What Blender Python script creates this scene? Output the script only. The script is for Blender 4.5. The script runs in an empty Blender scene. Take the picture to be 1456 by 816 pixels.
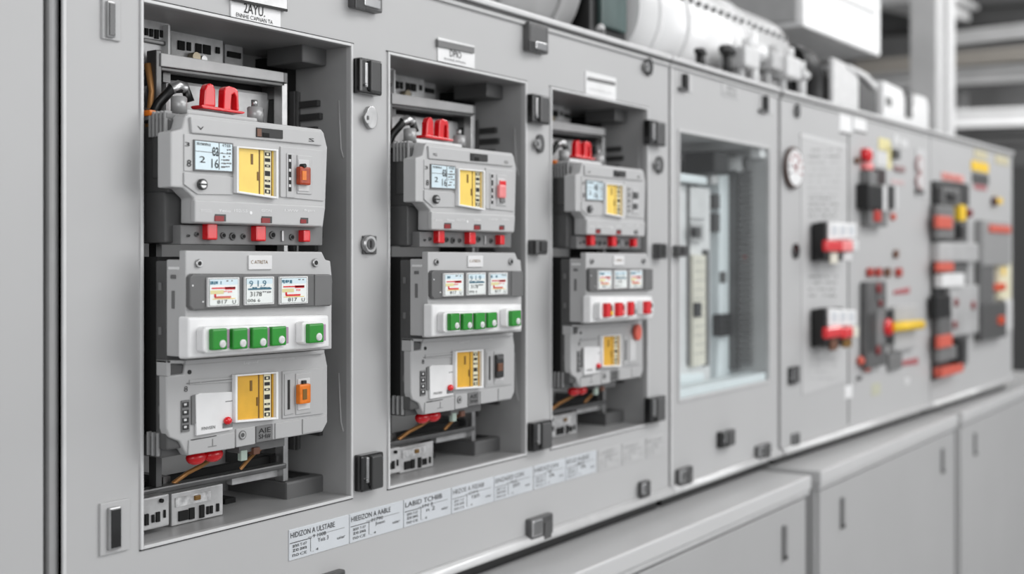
import bpy, bmesh, math, random
from mathutils import Vector, Matrix

# ------------------------------------------------------------------ camera geometry (1456 x 816 frame)
FPX, VPX, HY, CX = 1700.0, 1900.0, 365.0, 728.0
ALPHA = math.atan((VPX - CX) / FPX)
FW = (math.cos(ALPHA), math.sin(ALPHA)); RT = (math.sin(ALPHA), -math.cos(ALPHA))
CAM = (0.0, -1.0, 1.5)
BETA = math.radians(2.03)                       # the far cabinets stand slightly turned
P0 = (2.477, 0.0)
FR = {1: ((0.0, 0.0), (1.0, 0.0), (0.0, 1.0)),
      2: (P0, (math.cos(BETA), -math.sin(BETA)), (math.sin(BETA), math.cos(BETA)))}

def U(u, v, y=0.0, fr=1):
    """point of the plane 'y' (of a cabinet front frame) seen at u, v -> (x, z) in that frame"""
    o, s, t = FR[fr]
    d = (FW[0]*FPX + RT[0]*(u-CX), FW[1]*FPX + RT[1]*(u-CX))
    rel = (CAM[0]-o[0], CAM[1]-o[1])
    lam = (y - (rel[0]*t[0]+rel[1]*t[1])) / (d[0]*t[0]+d[1]*t[1])
    q = (rel[0]+lam*d[0], rel[1]+lam*d[1])
    return q[0]*s[0]+q[1]*s[1], CAM[2] + (HY-v)*lam

scene = bpy.context.scene
COL = scene.collection
random.seed(4)

# ------------------------------------------------------------------ materials
def lin(c):
    c = c/255.0
    return c/12.92 if c <= 0.04045 else ((c+0.055)/1.055)**2.4
MATS = {}
def mat(name, rgb, rough=0.5, metal=0.0, noise=0.05, nscale=30.0, bump=0.0, emit=0.0, coat=0.0, spec=0.5):
    if name in MATS: return MATS[name]
    if isinstance(rgb, (int, float)): rgb = (rgb, rgb, rgb)
    m = bpy.data.materials.new(name); m.use_nodes = True
    nt = m.node_tree; b = nt.nodes['Principled BSDF']
    c = [lin(v) for v in rgb]
    tc = nt.nodes.new('ShaderNodeTexCoord')
    nz = nt.nodes.new('ShaderNodeTexNoise'); nz.inputs['Scale'].default_value = nscale; nz.inputs['Detail'].default_value = 4
    nt.links.new(tc.outputs['Object'], nz.inputs['Vector'])
    rp = nt.nodes.new('ShaderNodeValToRGB')
    rp.color_ramp.elements[0].position = 0.3; rp.color_ramp.elements[1].position = 0.7
    rp.color_ramp.elements[0].color = [max(0, v*(1-noise)) for v in c]+[1]
    rp.color_ramp.elements[1].color = [min(1, v*(1+noise)) for v in c]+[1]
    nt.links.new(nz.outputs['Fac'], rp.inputs['Fac']); nt.links.new(rp.outputs['Color'], b.inputs['Base Color'])
    b.inputs['Roughness'].default_value = rough; b.inputs['Metallic'].default_value = metal
    b.inputs['Coat Weight'].default_value = coat; b.inputs['Specular IOR Level'].default_value = spec
    if emit:
        nt.links.new(rp.outputs['Color'], b.inputs['Emission Color']); b.inputs['Emission Strength'].default_value = emit
    if bump:
        n2 = nt.nodes.new('ShaderNodeTexNoise'); n2.inputs['Scale'].default_value = 900
        nt.links.new(tc.outputs['Object'], n2.inputs['Vector'])
        bp = nt.nodes.new('ShaderNodeBump'); bp.inputs['Strength'].default_value = bump; bp.inputs['Distance'].default_value = 0.001
        nt.links.new(n2.outputs['Fac'], bp.inputs['Height']); nt.links.new(bp.outputs['Normal'], b.inputs['Normal'])
    MATS[name] = m
    return m

PAINT = mat('grey_powder_coat', 185, 0.42, noise=0.025, nscale=3, bump=0.06)
PAINT2 = mat('grey_door_paint', 175, 0.45, noise=0.03, nscale=3, bump=0.06)
EDGE = mat('pale_edge', 212, 0.3)
INNER = mat('compartment_paint', 158, 0.4, noise=0.15, nscale=9)
INNERD = mat('compartment_dark_metal', 92, 0.45, noise=0.2, nscale=14)  # even dark grey shared by several metal fittings
SIDE = mat('cabinet_side', 130, 0.35, metal=0.2)
BLACK = mat('black_plastic', 16, 0.35)
VOID = mat('deep_black', 5, 0.8)
HINGE = mat('hinge_black', 22, 0.25, coat=0.5)
HINGE2 = mat('hinge_grey', 84, 0.3)
CHROME = mat('chrome', 200, 0.15, metal=1.0)
STEEL = mat('brushed_steel', 178, 0.3, metal=0.85, noise=0.12, nscale=60)
DSTEEL = mat('dark_steel', 98, 0.35, metal=0.6, noise=0.15, nscale=40)
GALV = mat('galvanised', 188, 0.45, metal=0.3, noise=0.25, nscale=35)
DEV = mat('device_grey', 189, 0.35, noise=0.02, nscale=20)
DEV2 = mat('device_grey_low', 178, 0.38, noise=0.02, nscale=20)
DEVL = mat('device_line', 112, 0.5)
BASE = mat('device_base', 118, 0.4, noise=0.1)
BODY = mat('device_body', 76, 0.4, noise=0.1)
BARG = mat('bar_grey', 98, 0.35)
WHITE = mat('white_plastic', 238, 0.3)
OFFW = mat('card_white', 226, 0.5)
LCD = mat('lcd_blue', (205, 222, 229), 0.25, emit=0.12)  # slight glow added to brighten it; the display itself is not emissive
LCDW = mat('lcd_white', (226, 230, 228), 0.25, emit=0.12)  # same added glow on the white screens, which emit nothing themselves
YEL = mat('yellow_window', (246, 212, 104), 0.35, noise=0.06, nscale=40, emit=0.06)  # faint emission added to lift the yellow; the panel is no lamp
YEL2 = mat('amber_window', (216, 166, 52), 0.35, noise=0.1, nscale=40, emit=0.03)  # weaker added glow, again only to lift the colour
YELD = mat('dark_amber', (120, 86, 24), 0.4)
CREAM = mat('cream', (232, 226, 196), 0.4)
RED = mat('red_plastic', (222, 14, 28), 0.25, coat=0.4)
REDD = mat('dark_red', (140, 22, 26), 0.35)
PINK = mat('pale_red', (238, 140, 140), 0.35)
ORANGE = mat('orange_rocker', (226, 120, 22), 0.3, noise=0.2, nscale=90)
RUST = mat('rust_rocker', (170, 62, 26), 0.3, noise=0.25, nscale=120)
GREEN = mat('green_plastic', (18, 140, 28), 0.25, noise=0.1, coat=0.4)
COPPER = mat('copper', (190, 138, 84), 0.35, metal=0.4)
INK = mat('ink', 28, 0.6)
INKG = mat('ink_grey', 120, 0.6)
INKB = mat('ink_teal', (58, 110, 130), 0.5)
PLATE = mat('silver_plate', (214, 218, 222), 0.35, metal=0.15, noise=0.06, nscale=12)
DUCT = mat('white_duct', 248, 0.25, noise=0.03, nscale=6, coat=0.3)
GREYD = mat('grey_duct', 176, 0.4, noise=0.2, nscale=8)
TEALD = mat('dark_teal', (70, 88, 86), 0.3, noise=0.4, nscale=12)
DOC = mat('document_board', 192, 0.5, noise=0.02)
CHALK = mat('chalk', 214, 0.4)
BLUEW = mat('blue_white', (232, 239, 241), 0.35, noise=0.03)
BEIGE = mat('beige', (222, 218, 204), 0.45)
PALEY = mat('pale_yellow', (226, 216, 160), 0.5)
SIGNY = mat('sign_yellow', (242, 200, 40), 0.45)
CORAL = mat('coral', (212, 96, 78), 0.4)
BROWN = mat('brown_knob', (110, 72, 52), 0.4)
GAUGE = mat('gauge_rim', (92, 78, 74), 0.3)

def glass_mat():
    m = bpy.data.materials.new('window_glass'); m.use_nodes = True
    nt = m.node_tree; out = nt.nodes['Material Output']; nt.nodes.remove(nt.nodes['Principled BSDF'])
    tr = nt.nodes.new('ShaderNodeBsdfTransparent'); tr.inputs['Color'].default_value = (0.93, 0.95, 0.95, 1)
    gl = nt.nodes.new('ShaderNodeBsdfGlossy'); gl.inputs['Roughness'].default_value = 0.08
    lw = nt.nodes.new('ShaderNodeLayerWeight'); lw.inputs['Blend'].default_value = 0.25
    fr = nt.nodes.new('ShaderNodeMath'); fr.operation = 'MULTIPLY_ADD'; fr.inputs[1].default_value = 0.14; fr.inputs[2].default_value = 0.04
    nt.links.new(lw.outputs['Facing'], fr.inputs[0])
    mx = nt.nodes.new('ShaderNodeMixShader')
    nt.links.new(fr.outputs[0], mx.inputs['Fac']); nt.links.new(tr.outputs['BSDF'], mx.inputs[1])
    nt.links.new(gl.outputs['BSDF'], mx.inputs[2]); nt.links.new(mx.outputs['Shader'], out.inputs['Surface'])
    return m
GLASS = glass_mat()

# ------------------------------------------------------------------ objects
BASEPT = {}
def thing(name, label, cat, base=(0, 0, 0), fr=1, group=None):
    o = bpy.data.objects.new(name, None); COL.objects.link(o); o.empty_display_size = 0.02
    p, s, t = FR[fr]
    o.location = (p[0]+s[0]*base[0]+t[0]*base[1], p[1]+s[1]*base[0]+t[1]*base[1], base[2])
    if fr == 2: o.rotation_euler = (0, 0, -BETA)
    o['label'] = label; o['category'] = cat
    if group: o['group'] = group
    BASEPT[o.name] = base
    return o

_tc = {}
def text_mesh(s):
    if s not in _tc:
        cu = bpy.data.curves.new('t', 'FONT'); cu.body = s; cu.resolution_u = 2; cu.size = 1.0
        ob = bpy.data.objects.new('t', cu)
        me = ob.to_mesh()
        vs = [tuple(v.co) for v in me.vertices]; fs = [tuple(p.vertices) for p in me.polygons]
        ob.to_mesh_clear(); bpy.data.objects.remove(ob); bpy.data.curves.remove(cu)
        _tc[s] = (vs, fs)
    return _tc[s]

FAR = 0.55
class MB:
    """collects shapes; build() links them as one mesh object"""
    def __init__(self, fr=1):
        self.v, self.f, self.m, self.sm, self.mats, self.fr, self.seg = [], [], [], [], [], fr, []
    def mi(self, m):
        if m not in self.mats: self.mats.append(m)
        return self.mats.index(m)
    def raw(self, vs, fs, m, smooth=False):
        k = len(self.v); i = self.mi(m); self.seg.append((k, len(self.f)))
        self.v += [tuple(p) for p in vs]
        for f in fs:
            self.f.append([k+a for a in f]); self.m.append(i); self.sm.append(smooth)
    def bm(self, b, m, bev=0.0, seg=2, smooth=False):
        bmesh.ops.recalc_face_normals(b, faces=b.faces)
        if bev:
            bmesh.ops.bevel(b, geom=list(b.edges), offset=bev, segments=seg, profile=0.6, affect='EDGES', clamp_overlap=True)
        b.verts.index_update()
        self.raw([v.co for v in b.verts], [[v.index for v in f.verts] for f in b.faces], m, smooth)
        b.free()
    def box(self, x0, x1, y0, y1, z0, z1, m, bev=0.0, seg=2):
        self.prism([(x0, z0), (x1, z0), (x1, z1), (x0, z1)], y0, y1, m, bev, seg)
    def prism(self, pts, y0, y1, m, bev=0.0, seg=2, inset=0.0):
        b = bmesh.new(); n = len(pts)
        cx = sum(p[0] for p in pts)/n; cz = sum(p[1] for p in pts)/n
        def ins(p):
            if not inset: return p
            d = math.hypot(p[0]-cx, p[1]-cz); k = max(0, (d-inset)/d)
            return (cx+(p[0]-cx)*k, cz+(p[1]-cz)*k)
        a = [b.verts.new((*(lambda q: (q[0], y0, q[1]))(ins(p)),)) for p in pts]
        c = [b.verts.new((p[0], y1, p[1])) for p in pts]
        b.faces.new(a); b.faces.new(c[::-1])
        for i in range(n):
            j = (i+1) % n; b.faces.new((a[j], a[i], c[i], c[j]))
        self.bm(b, m, bev, seg)
    # --- pixel helpers
    def Q(self, px, yf, yb, m, bev=0.0, seg=2, inset=0.0):
        if self.fr == 2: yf, yb = FAR*yf, (-0.0005 if yb == 0.0 else FAR*yb if yb < 0 else yb)
        self.prism([U(u, v, yf, self.fr) for u, v in px], yf, yb, m, bev, seg, inset)
    def R(self, u0, u1, v0, v1, yf, yb, m, bev=0.0, seg=2):
        if self.fr == 2: yf, yb = FAR*yf, (-0.0005 if yb == 0.0 else FAR*yb if yb < 0 else yb)
        um = (u0+u1)/2
        z0 = U(um, v1, yf, self.fr)[1]; z1 = U(um, v0, yf, self.fr)[1]
        self.box(U(u0, 0, yf, self.fr)[0], U(u1, 0, yf, self.fr)[0], yf, yb, z0, z1, m, bev, seg)
    def FRAME(self, u0, u1, v0, v1, yf, yb, w, m):
        um = (u0+u1)/2; x0 = U(u0, 0, yf, self.fr)[0]; x1 = U(u1, 0, yf, self.fr)[0]
        z0 = U(um, v1, yf, self.fr)[1]; z1 = U(um, v0, yf, self.fr)[1]
        self.frame(x0, x1, z0, z1, yf, yb, w, m)
    def frame(self, x0, x1, z0, z1, yf, yb, w, m):
        self.box(x0, x0+w, yf, yb, z0, z1, m, w*0.2); self.box(x1-w, x1, yf, yb, z0, z1, m, w*0.2)
        self.box(x0+w, x1-w, yf, yb, z0, z0+w, m, w*0.2); self.box(x0+w, x1-w, yf, yb, z1-w, z1, m, w*0.2)
    def cyl(self, p0, p1, r, m, seg=20, r2=None, bev=0.0):
        p0, p1 = Vector(p0), Vector(p1); d = p1-p0; L = d.length
        q = d.to_track_quat('Z', 'Y').to_matrix().to_4x4()
        b = bmesh.new()
        bmesh.ops.create_cone(b, cap_ends=True, segments=seg, radius1=r, radius2=r if r2 is None else r2, depth=L,
                              matrix=Matrix.Translation((p0+p1)/2) @ q)
        bmesh.ops.recalc_face_normals(b, faces=b.faces)
        if bev:
            es = [e for e in b.edges if any(len(f.verts) > 4 for f in e.link_faces)]
            bmesh.ops.bevel(b, geom=es, offset=bev, segments=2, affect='EDGES')
        k = len(self.sm); self.bm(b, m)
        for i in range(k, len(self.sm)):
            self.sm[i] = len(self.f[i]) == 4
    def DISC(self, u, v, rpx, yf, yb, m, seg=20, bev=0.0):
        if self.fr == 2: yf, yb = FAR*yf, (-0.0005 if yb == 0.0 else FAR*yb if yb < 0 else yb)
        x, z = U(u, v, yf, self.fr)
        x2, z2 = U(u, v+rpx, yf, self.fr)
        self.cyl((x, yf, z), (x, yb, z), z-z2, m, seg, bev=bev)
    def sphere(self, c, r, m, sc=(1, 1, 1), seg=16):
        b = bmesh.new(); bmesh.ops.create_uvsphere(b, u_segments=seg, v_segments=seg//2, radius=r)
        for v in b.verts: v.co = Vector((v.co.x*sc[0]+c[0], v.co.y*sc[1]+c[1], v.co.z*sc[2]+c[2]))
        self.bm(b, m, smooth=True)
    def tube(self, pts, r, m, seg=10):
        pts = [Vector(p) for p in pts]; vs = []; fs = []; n = len(pts)
        for i, p in enumerate(pts):
            t = (pts[min(i+1, n-1)]-pts[max(i-1, 0)]).normalized()
            up = Vector((0, 1, 0)) if abs(t.y) < 0.9 else Vector((0, 0, 1))
            a = t.cross(up).normalized(); c = t.cross(a).normalized()
            vs += [p + (a*math.cos(k*2*math.pi/seg)+c*math.sin(k*2*math.pi/seg))*r for k in range(seg)]
        for i in range(n-1):
            for k in range(seg):
                k2 = (k+1) % seg; fs.append([i*seg+k, i*seg+k2, (i+1)*seg+k2, (i+1)*seg+k])
        fs.append(list(range(seg))); fs.append([(n-1)*seg+k for k in range(seg)][::-1])
        self.raw(vs, fs, m, True)
    def text(self, s, x0, x1, z0, z1, y, m, slant=0.0):
        """lettering stretched into the box, lying on the plane y facing the room"""
        vs, fs = text_mesh(s)
        ax = min(v[0] for v in vs); bx = max(v[0] for v in vs); az = min(v[1] for v in vs); bz = max(v[1] for v in vs)
        self.raw([(x0+(v[0]-ax)/(bx-ax)*(x1-x0)+slant*(v[1]-az), y, z0+(v[1]-az)/(bz-az)*(z1-z0)) for v in vs], fs, m)
    def T(self, s, u0, u1, v0, v1, y, m):
        um = (u0+u1)/2
        self.text(s, U(u0, 0, y, self.fr)[0], U(u1, 0, y, self.fr)[0], U(um, v1, y, self.fr)[1], U(um, v0, y, self.fr)[1], y, m)
    def build(self, name, parent, label=None):
        me = bpy.data.meshes.new(name)
        base = BASEPT[(parent.parent or parent).name]
        me.from_pydata([(v[0]-base[0], v[1]-base[1], v[2]-base[2]) for v in self.v], [], self.f)
        for m in self.mats: me.materials.append(m)
        me.polygons.foreach_set('material_index', self.m); me.polygons.foreach_set('use_smooth', self.sm)
        me.update()
        o = bpy.data.objects.new(name, me); COL.objects.link(o); o.parent = parent
        if label: o['label'] = label
        return o
    def build_each(self, name, parent, label=None):
        """every shape collected so far becomes a part of its own"""
        ends = self.seg[1:]+[(len(self.v), len(self.f))]; out = []
        for (k, j), (k2, j2) in zip(self.seg, ends):
            p = MB(self.fr); p.v = self.v[k:k2]; p.f = [[a-k for a in f] for f in self.f[j:j2]]
            used = sorted(set(self.m[j:j2])); p.mats = [self.mats[i] for i in used]; p.m = [used.index(i) for i in self.m[j:j2]]; p.sm = self.sm[j:j2]
            out.append(p.build(name, parent, label))
        return out

def struct(name, x0, x1, y0, y1, z0, z1, m, bev=0):
    mb = MB(); mb.box(x0, x1, y0, y1, z0, z1, m, bev)
    me = bpy.data.meshes.new(name); me.from_pydata(mb.v, [], mb.f); me.materials.append(m)
    o = bpy.data.objects.new(name, me); COL.objects.link(o); o['kind'] = 'structure'
    return o

ZT, ZB = 1.858, 1.070          # upper cabinets: top and bottom of the fronts
LT = 1.042                     # worktop height of the lower cabinets

# ------------------------------------------------------------------ the hall
HALL = mat('hall_wall', 118, 0.8, noise=0.25, nscale=1.5)
HALLD = mat('hall_ceiling', 132, 0.8, noise=0.25, nscale=1.2)
CONC = mat('concrete_floor', 150, 0.5, noise=0.08, nscale=4)
STEELG = mat('painted_steel_beam', 188, 0.5, noise=0.08, nscale=5)
BEAMD = mat('dark_beam', 74, 0.6, noise=0.1, nscale=5)
struct('floor', -2.5, 14.0, -4.5, 4.0, -0.1, 0.0, CONC)
struct('ceiling', -2.5, 14.0, -4.5, 4.0, 4.4, 4.5, HALLD)
struct('wall_back', -2.5, 14.0, 4.0, 4.1, 0.0, 4.4, HALL)
struct('wall_right', 14.0, 14.1, -4.5, 4.1, 0.0, 4.4, HALL)

# ------------------------------------------------------------------ lower cabinets
def lower_cabinet(x0, x1, label, y_front=-0.095, handles=()):
    t = thing('base_cabinet', label, 'cabinet', ((x0+x1)/2, 0.2, 0.0), 1, 'low grey cabinets under the switchgear')
    b = MB(); b.box(x0+0.004, x1-0.004, y_front+0.016, 0.5, 0.06, LT-0.03, PAINT2, 0.003); b.box(x0+0.02, x1-0.02, y_front+0.06, 0.48, 0.0, 0.06, BLACK)
    b.build('body', t)
    w = MB(); w.box(x0, x1, y_front, 0.5, LT-0.030, LT, EDGE if False else mat('worktop', 204, 0.32, noise=0.02, nscale=4), 0.005, 3)
    w.box(x0+0.002, x1-0.002, y_front+0.004, 0.3, LT-0.040, LT-0.030, mat('worktop_lip', 196, 0.3), 0.002)
    w.build('worktop', t)
    d = MB(); d.box(x0+0.012, x1-0.012, y_front+0.008, y_front+0.018, 0.08, LT-0.046, PAINT2, 0.003)
    dd = d.build('door', t)
    for hx in handles:
        h = MB(); hz = LT-0.115
        h.box(hx-0.007, hx+0.007, y_front+0.0, y_front+0.009, hz-0.035, hz+0.035, mat('handle_grey', 130, 0.35), 0.003)
        h.cyl((hx-0.003, y_front-0.002, hz-0.028), (hx-0.003, y_front+0.004, hz-0.028), 0.004, INK)
        h.build('handle', dd)
    return t
def xl(u, y=-0.095): return U(u, 0, y)[0]
lower_cabinet(0.72, xl(1154), 'low grey cabinet nearest the camera under the open compartments', handles=(xl(1119),))
lower_cabinet(xl(1168), xl(1363), 'middle low grey cabinet, second along under the gauge panel', handles=(xl(1201), xl(1343)))
lower_cabinet(xl(1369), 5.1, 'farthest low grey cabinet, cut by the right picture edge', handles=(xl(1389),))

# ------------------------------------------------------------------ far left tall cabinet
t = thing('tall_cabinet', 'plain tall light grey cabinet at the left picture edge', 'cabinet', (0.44, 0.25, 0.0))
b = MB(); b.box(0.21, 0.672, 0.012, 0.5, 0.0, 2.3, SIDE, 0.002); b.build('body', t)
b = MB(); b.box(0.205, 0.6755, 0.0, 0.012, 0.04, 2.28, PAINT, 0.0025, 3); b.build('door', t)

# ------------------------------------------------------------------ main cabinet with three open compartments
BX = [0.788, 1.1725, 1.557]; BW = 0.311; BZ0, BZ1 = 1.206, 1.759
XM0, XM1 = 0.694, 1.9525
main = thing('switchgear_cabinet', 'long light grey switchgear cabinet with three open equipment compartments', 'cabinet', (1.32, 0.2, LT))
b = MB()
fz0, fz1 = ZB, ZT
xs = [XM0] + sum([[x, x+BW] for x in BX], []) + [XM1]
b.box(XM0, XM1, 0.0, 0.006, BZ1, fz1-0.012, PAINT); b.box(XM0, XM1, 0.0, 0.006, fz0+0.012, BZ0, PAINT)
for i in range(0, 8, 2): b.box(xs[i], xs[i+1], 0.0, 0.006, BZ0, BZ1, PAINT)
b.box(XM0, XM0+0.004, -0.003, 0.006, fz0+0.012, fz1-0.012, EDGE, 0.001)
b.build('front_panel', main)
b = MB()
b.box(XM0, XM0+0.004, 0.006, 0.4, ZB, ZT-0.008, SIDE); b.box(XM1-0.004, XM1, 0.006, 0.4, ZB, ZT-0.008, SIDE)
b.box(XM0, XM1, 0.396, 0.4, ZB, ZT-0.008, SIDE); b.box(XM0, XM1, 0.006, 0.4, ZB, ZB+0.004, SIDE); b.box(XM0, XM1, 0.006, 0.4, ZT-0.008, ZT-0.004, PAINT)
b.box(XM0-0.0184, XM0-0.0002, 0.014, 0.03, ZB, ZT, mat('gap_strip', 150, 0.5))
b.box(XM0-0.0105, XM0-0.0005, 0.004, 0.012, ZB, ZT, mat('gap_trim', 160, 0.35), 0.003)
b.build('body', main)
b = MB(); b.box(XM0+0.01, XM1-0.01, 0.02, 0.39, LT, ZB, BLACK); b.build('plinth', main)
def rails(par, x0, x1, fr=1):
    r = MB(fr); r.box(x0, x1, -0.008, 0.02, ZT-0.001, ZT+0.008, EDGE, 0.003, 3); r.box(x0, x1, -0.002, 0.012, ZT-0.0065, ZT-0.001, INKG if False else DSTEEL)
    r.box(x0, x1, -0.004, 0.012, ZT-0.012, ZT-0.0065, PAINT, 0.001); r.build('top_rail', par)
    r = MB(fr); r.cyl((x0, -0.003, ZB+0.003), (x1, -0.003, ZB+0.003), 0.008, mat('rail_metal', 226, 0.25, metal=0.15), 16)
    r.box(x0, x1, -0.003, 0.006, ZB+0.003, ZB+0.0125, PAINT); r.build('bottom_rail', par)
rails(main, XM0, XM1)

def compartment(par, k):
    dx = BX[k]-BX[0]
    x0, x1 = BX[k], BX[k]+BW; D = 0.150
    c = MB(); w = 0.003
    c.box(x0-w, x0, 0.006, D, BZ0, BZ1, INNER); c.box(x1, x1+w, 0.006, D, BZ0, BZ1, INNER)
    c.box(x0-w, x1+w, 0.006, D, BZ0-w, BZ0, INNER); c.box(x0-w, x1+w, 0.006, D, BZ1, BZ1+w, INNER)
    c.box(x0-w, x1+w, D, D+w, BZ0-w, BZ1+w, INNER)
    comp = c.build('compartment', par)
    f = MB(); f.frame(x0-0.0035, x1+0.0035, BZ0-0.0035, BZ1+0.0035, -0.0025, 0.0003, 0.0035, EDGE)
    f.box(x0-0.006, x1+0.006, -0.0012, 0.001, BZ1+0.0036, BZ1+0.0048, INK); f.box(x0-0.004, x1+0.004, -0.0012, 0.001, BZ0-0.0048, BZ0-0.0036, INK)
    f.build('opening_frame', comp)
    def shift(mb):
        mb.v = [(min(v[0], BX[0]+BW-0.0003)+dx, v[1], v[2]) for v in mb.v]; return mb
    # perforated plates at the back, above and below the instruments
    s = MB(); s.R(196, 242, 26, 92, 0.07, 0.149, GALV, 0.002); s.R(242, 318, 40, 93, 0.10, 0.149, GALV, 0.002); s.R(320, 346, 50, 98, 0.115, 0.149, GALV, 0.002)
    for a, z, c0, d in ((207, 211, 40, 50), (214, 218, 41, 52), (221, 226, 42, 55), (229, 232, 43, 53)): s.R(a, z, c0, d, 0.068, 0.072, VOID)
    s.R(205, 236, 56, 62, 0.066, 0.071, DSTEEL, 0.001)
    for a, z, c0, d in ((254, 263, 58, 71), (267, 272, 60, 72), (279, 287, 62, 75), (290, 300, 64, 77), (308, 313, 67, 76)): s.R(a, z, c0, d, 0.098, 0.102, VOID)
    s.R(325, 343, 74, 82, 0.112, 0.118, VOID)
    s.R(239, 242, 36, 80, 0.062, 0.072, CHALK)
    s.DISC(280, 81, 7, 0.090, 0.101, mat('brass_boss', (150, 140, 120), 0.3, metal=0.6)); s.DISC(291, 84, 5, 0.090, 0.101, STEEL)
    shift(s).build('slotted_plate', comp)
    s = MB(); s.R(196, 241, 706, 752, 0.030, 0.046, GALV, 0.002)
    for a, z, c0, d in ((207, 212, 731, 747), (217, 220, 732, 743), (223, 228, 728, 742), (234, 236, 725, 736)): s.R(a, z, c0, d, 0.028, 0.031, VOID)
    s.DISC(231, 712, 3, 0.027, 0.031, VOID)
    shift(s).build('slotted_plate', comp); s = MB()
    s.R(244, 317, 695, 740, 0.042, 0.0455, GALV, 0.001)
    for a, z, c0, d in ((255, 268, 726, 740), (270, 277, 722, 738), (285, 291, 718, 736), (295, 298, 720, 731), (300, 303, 719, 730), (309, 312, 716, 727)):
        s.R(a, z, c0, d, 0.040, 0.043, VOID)
    s.R(250, 300, 703, 716, 0.0405, 0.043, mat('mottled_plate', 205, 0.3, metal=0.3, noise=0.4, nscale=120)); s.R(278, 286, 704, 711, 0.038, 0.042, YELD, 0.001)
    shift(s).build('slotted_plate', comp); s = MB(); s.R(320, 336, 708, 722, 0.085, 0.149, VOID, 0.002); shift(s).build('vent_slot', comp)
    # corner boxes and the ribbed comb on the right inner wall
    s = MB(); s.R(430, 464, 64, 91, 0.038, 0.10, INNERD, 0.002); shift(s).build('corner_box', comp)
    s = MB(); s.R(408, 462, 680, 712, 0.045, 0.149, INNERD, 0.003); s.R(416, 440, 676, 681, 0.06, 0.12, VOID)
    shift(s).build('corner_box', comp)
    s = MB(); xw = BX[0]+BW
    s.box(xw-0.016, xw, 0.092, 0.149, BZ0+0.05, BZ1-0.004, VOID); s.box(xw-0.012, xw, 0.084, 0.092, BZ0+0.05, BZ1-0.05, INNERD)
    for i in range(26):
        z = BZ0+0.07+i*0.0165
        s.box(xw-0.006, xw, 0.045+0.004*(i % 3), 0.086, z, z+0.008, mat('comb_dark', 60, 0.5), 0.001)
    s.cyl((xw-0.008, 0.082, BZ0+0.05), (xw-0.008, 0.082, BZ1-0.05), 0.0022, STEEL, 8)
    shift(s).build('cable_comb', comp)
    s = MB()
    for z0 in (BZ1-0.125, BZ0+0.09):
        s.tube([(xw-0.0005, 0.018, z0+0.06), (xw-0.001, 0.016, z0+0.03), (xw-0.001, 0.014, z0), (xw-0.001, 0.010, z0-0.012)], 0.0009, mat('crease', 186, 0.4), 6)
    shift(s).build_each('wall_crease', comp)
    return comp
for k in range(3): compartment(main, k)

# hinges, locks, latches and plates fixed to the cabinet front
def hinge(par, u0, u1, v0, v1, fr=1, stubby=False):
    h = MB(fr); uw = u1-u0
    h.R(u0+uw*0.02, u1, v0, v1, -0.013, 0.001, HINGE, 0.003, 3)
    h.R(u0+uw*0.50, u1-uw*0.04, v0+(v1-v0)*0.05, v1-(v1-v0)*0.05, -0.017, -0.012, HINGE2 if stubby else mat('hinge_face', 62, 0.3), 0.002)
    hb = h.build('hinge', par)
    q = MB(fr); q.R(u0+uw*0.24, u0+uw*0.36, v0+(v1-v0)*0.10, v1-(v1-v0)*0.20, -0.0145, -0.012, STEEL, 0.001)
    q.R(u0+uw*0.36, u0+uw*0.46, v0+(v1-v0)*0.06, v1-(v1-v0)*0.12, -0.0145, -0.012, VOID, 0.001)
    q.DISC(u0+uw*0.30, v1-(v1-v0)*0.28, 2.2, -0.016, -0.012, CHROME, 12)
    q.build('hinge_pin', hb)
for a in ((512, 544, 84, 134), (514, 546, 645, 697)): hinge(main, *a)
for a in ((757, 782, 135, 176), (759, 786, 599, 640), (924, 947, 172, 207), (925, 947, 564, 600)): hinge(main, *a, stubby=True)

def keylock(par, u, v, r, fr=1, square=False):
    h = MB(fr); h.DISC(u, v, r, -0.008, 0.001, STEEL, 20, 0.0012)
    if square: h.R(u-r*0.85, u+r*0.6, v-r*0.9, v+r*1.1, -0.003, 0.001, DSTEEL, 0.001)
    lk = h.build('key_lock', par)
    q = MB(fr); q.DISC(u, v, r*0.62, -0.0088, -0.0075, DSTEEL, 16); q.R(u-1.0, u+1.4, v-r*0.4, v+r*0.4, -0.0094, -0.0085, INK); q.build('keyhole', lk)
keylock(main, 528, 347, 13, square=True)
def oval_lock(par, u0, u1, v0, v1, m, fr=1):
    h = MB(fr); x0, _ = U(u0, 0, 0, fr); x1, _ = U(u1, 0, 0, fr); um = (u0+u1)/2
    z1 = U(um, v0, 0, fr)[1]; z0 = U(um, v1, 0, fr)[1]
    h.prism([((x0+x1)/2+math.cos(i*math.pi/8)*(x1-x0)/2, (z0+z1)/2+math.sin(i*math.pi/8)*(z1-z0)/2) for i in range(16)], -0.006, 0.001, m, 0.001)
    lk = h.build('turn_lock', par)
    q = MB(fr); q.DISC(um+0.5, (v0+v1)/2, (v1-v0)*0.26, -0.008, -0.005, STEEL, 14); q.R(um-1, um+1, (v0+v1)/2-3, (v0+v1)/2+3, -0.009, -0.0075, DSTEEL); q.build('slot', lk)
oval_lock(main, 516, 532, 151, 184, STEEL)
oval_lock(main, 761, 770, 191, 218, DSTEEL)
oval_lock(main, 931, 940, 222, 247, DSTEEL)
def knob(par, u0, u1, v0, v1, fr=1):
    h = MB(fr); h.R(u0, u1, v0, v1, -0.016, 0.001, DSTEEL, 0.003, 3)
    kb = h.build('turn_knob', par)
    q = MB(fr); q.R(u0+(u1-u0)*0.45, u1, v0+2, v1-4, -0.0185, -0.015, mat('knob_face', 52, 0.3), 0.001); q.build('knob_face', kb)
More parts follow.
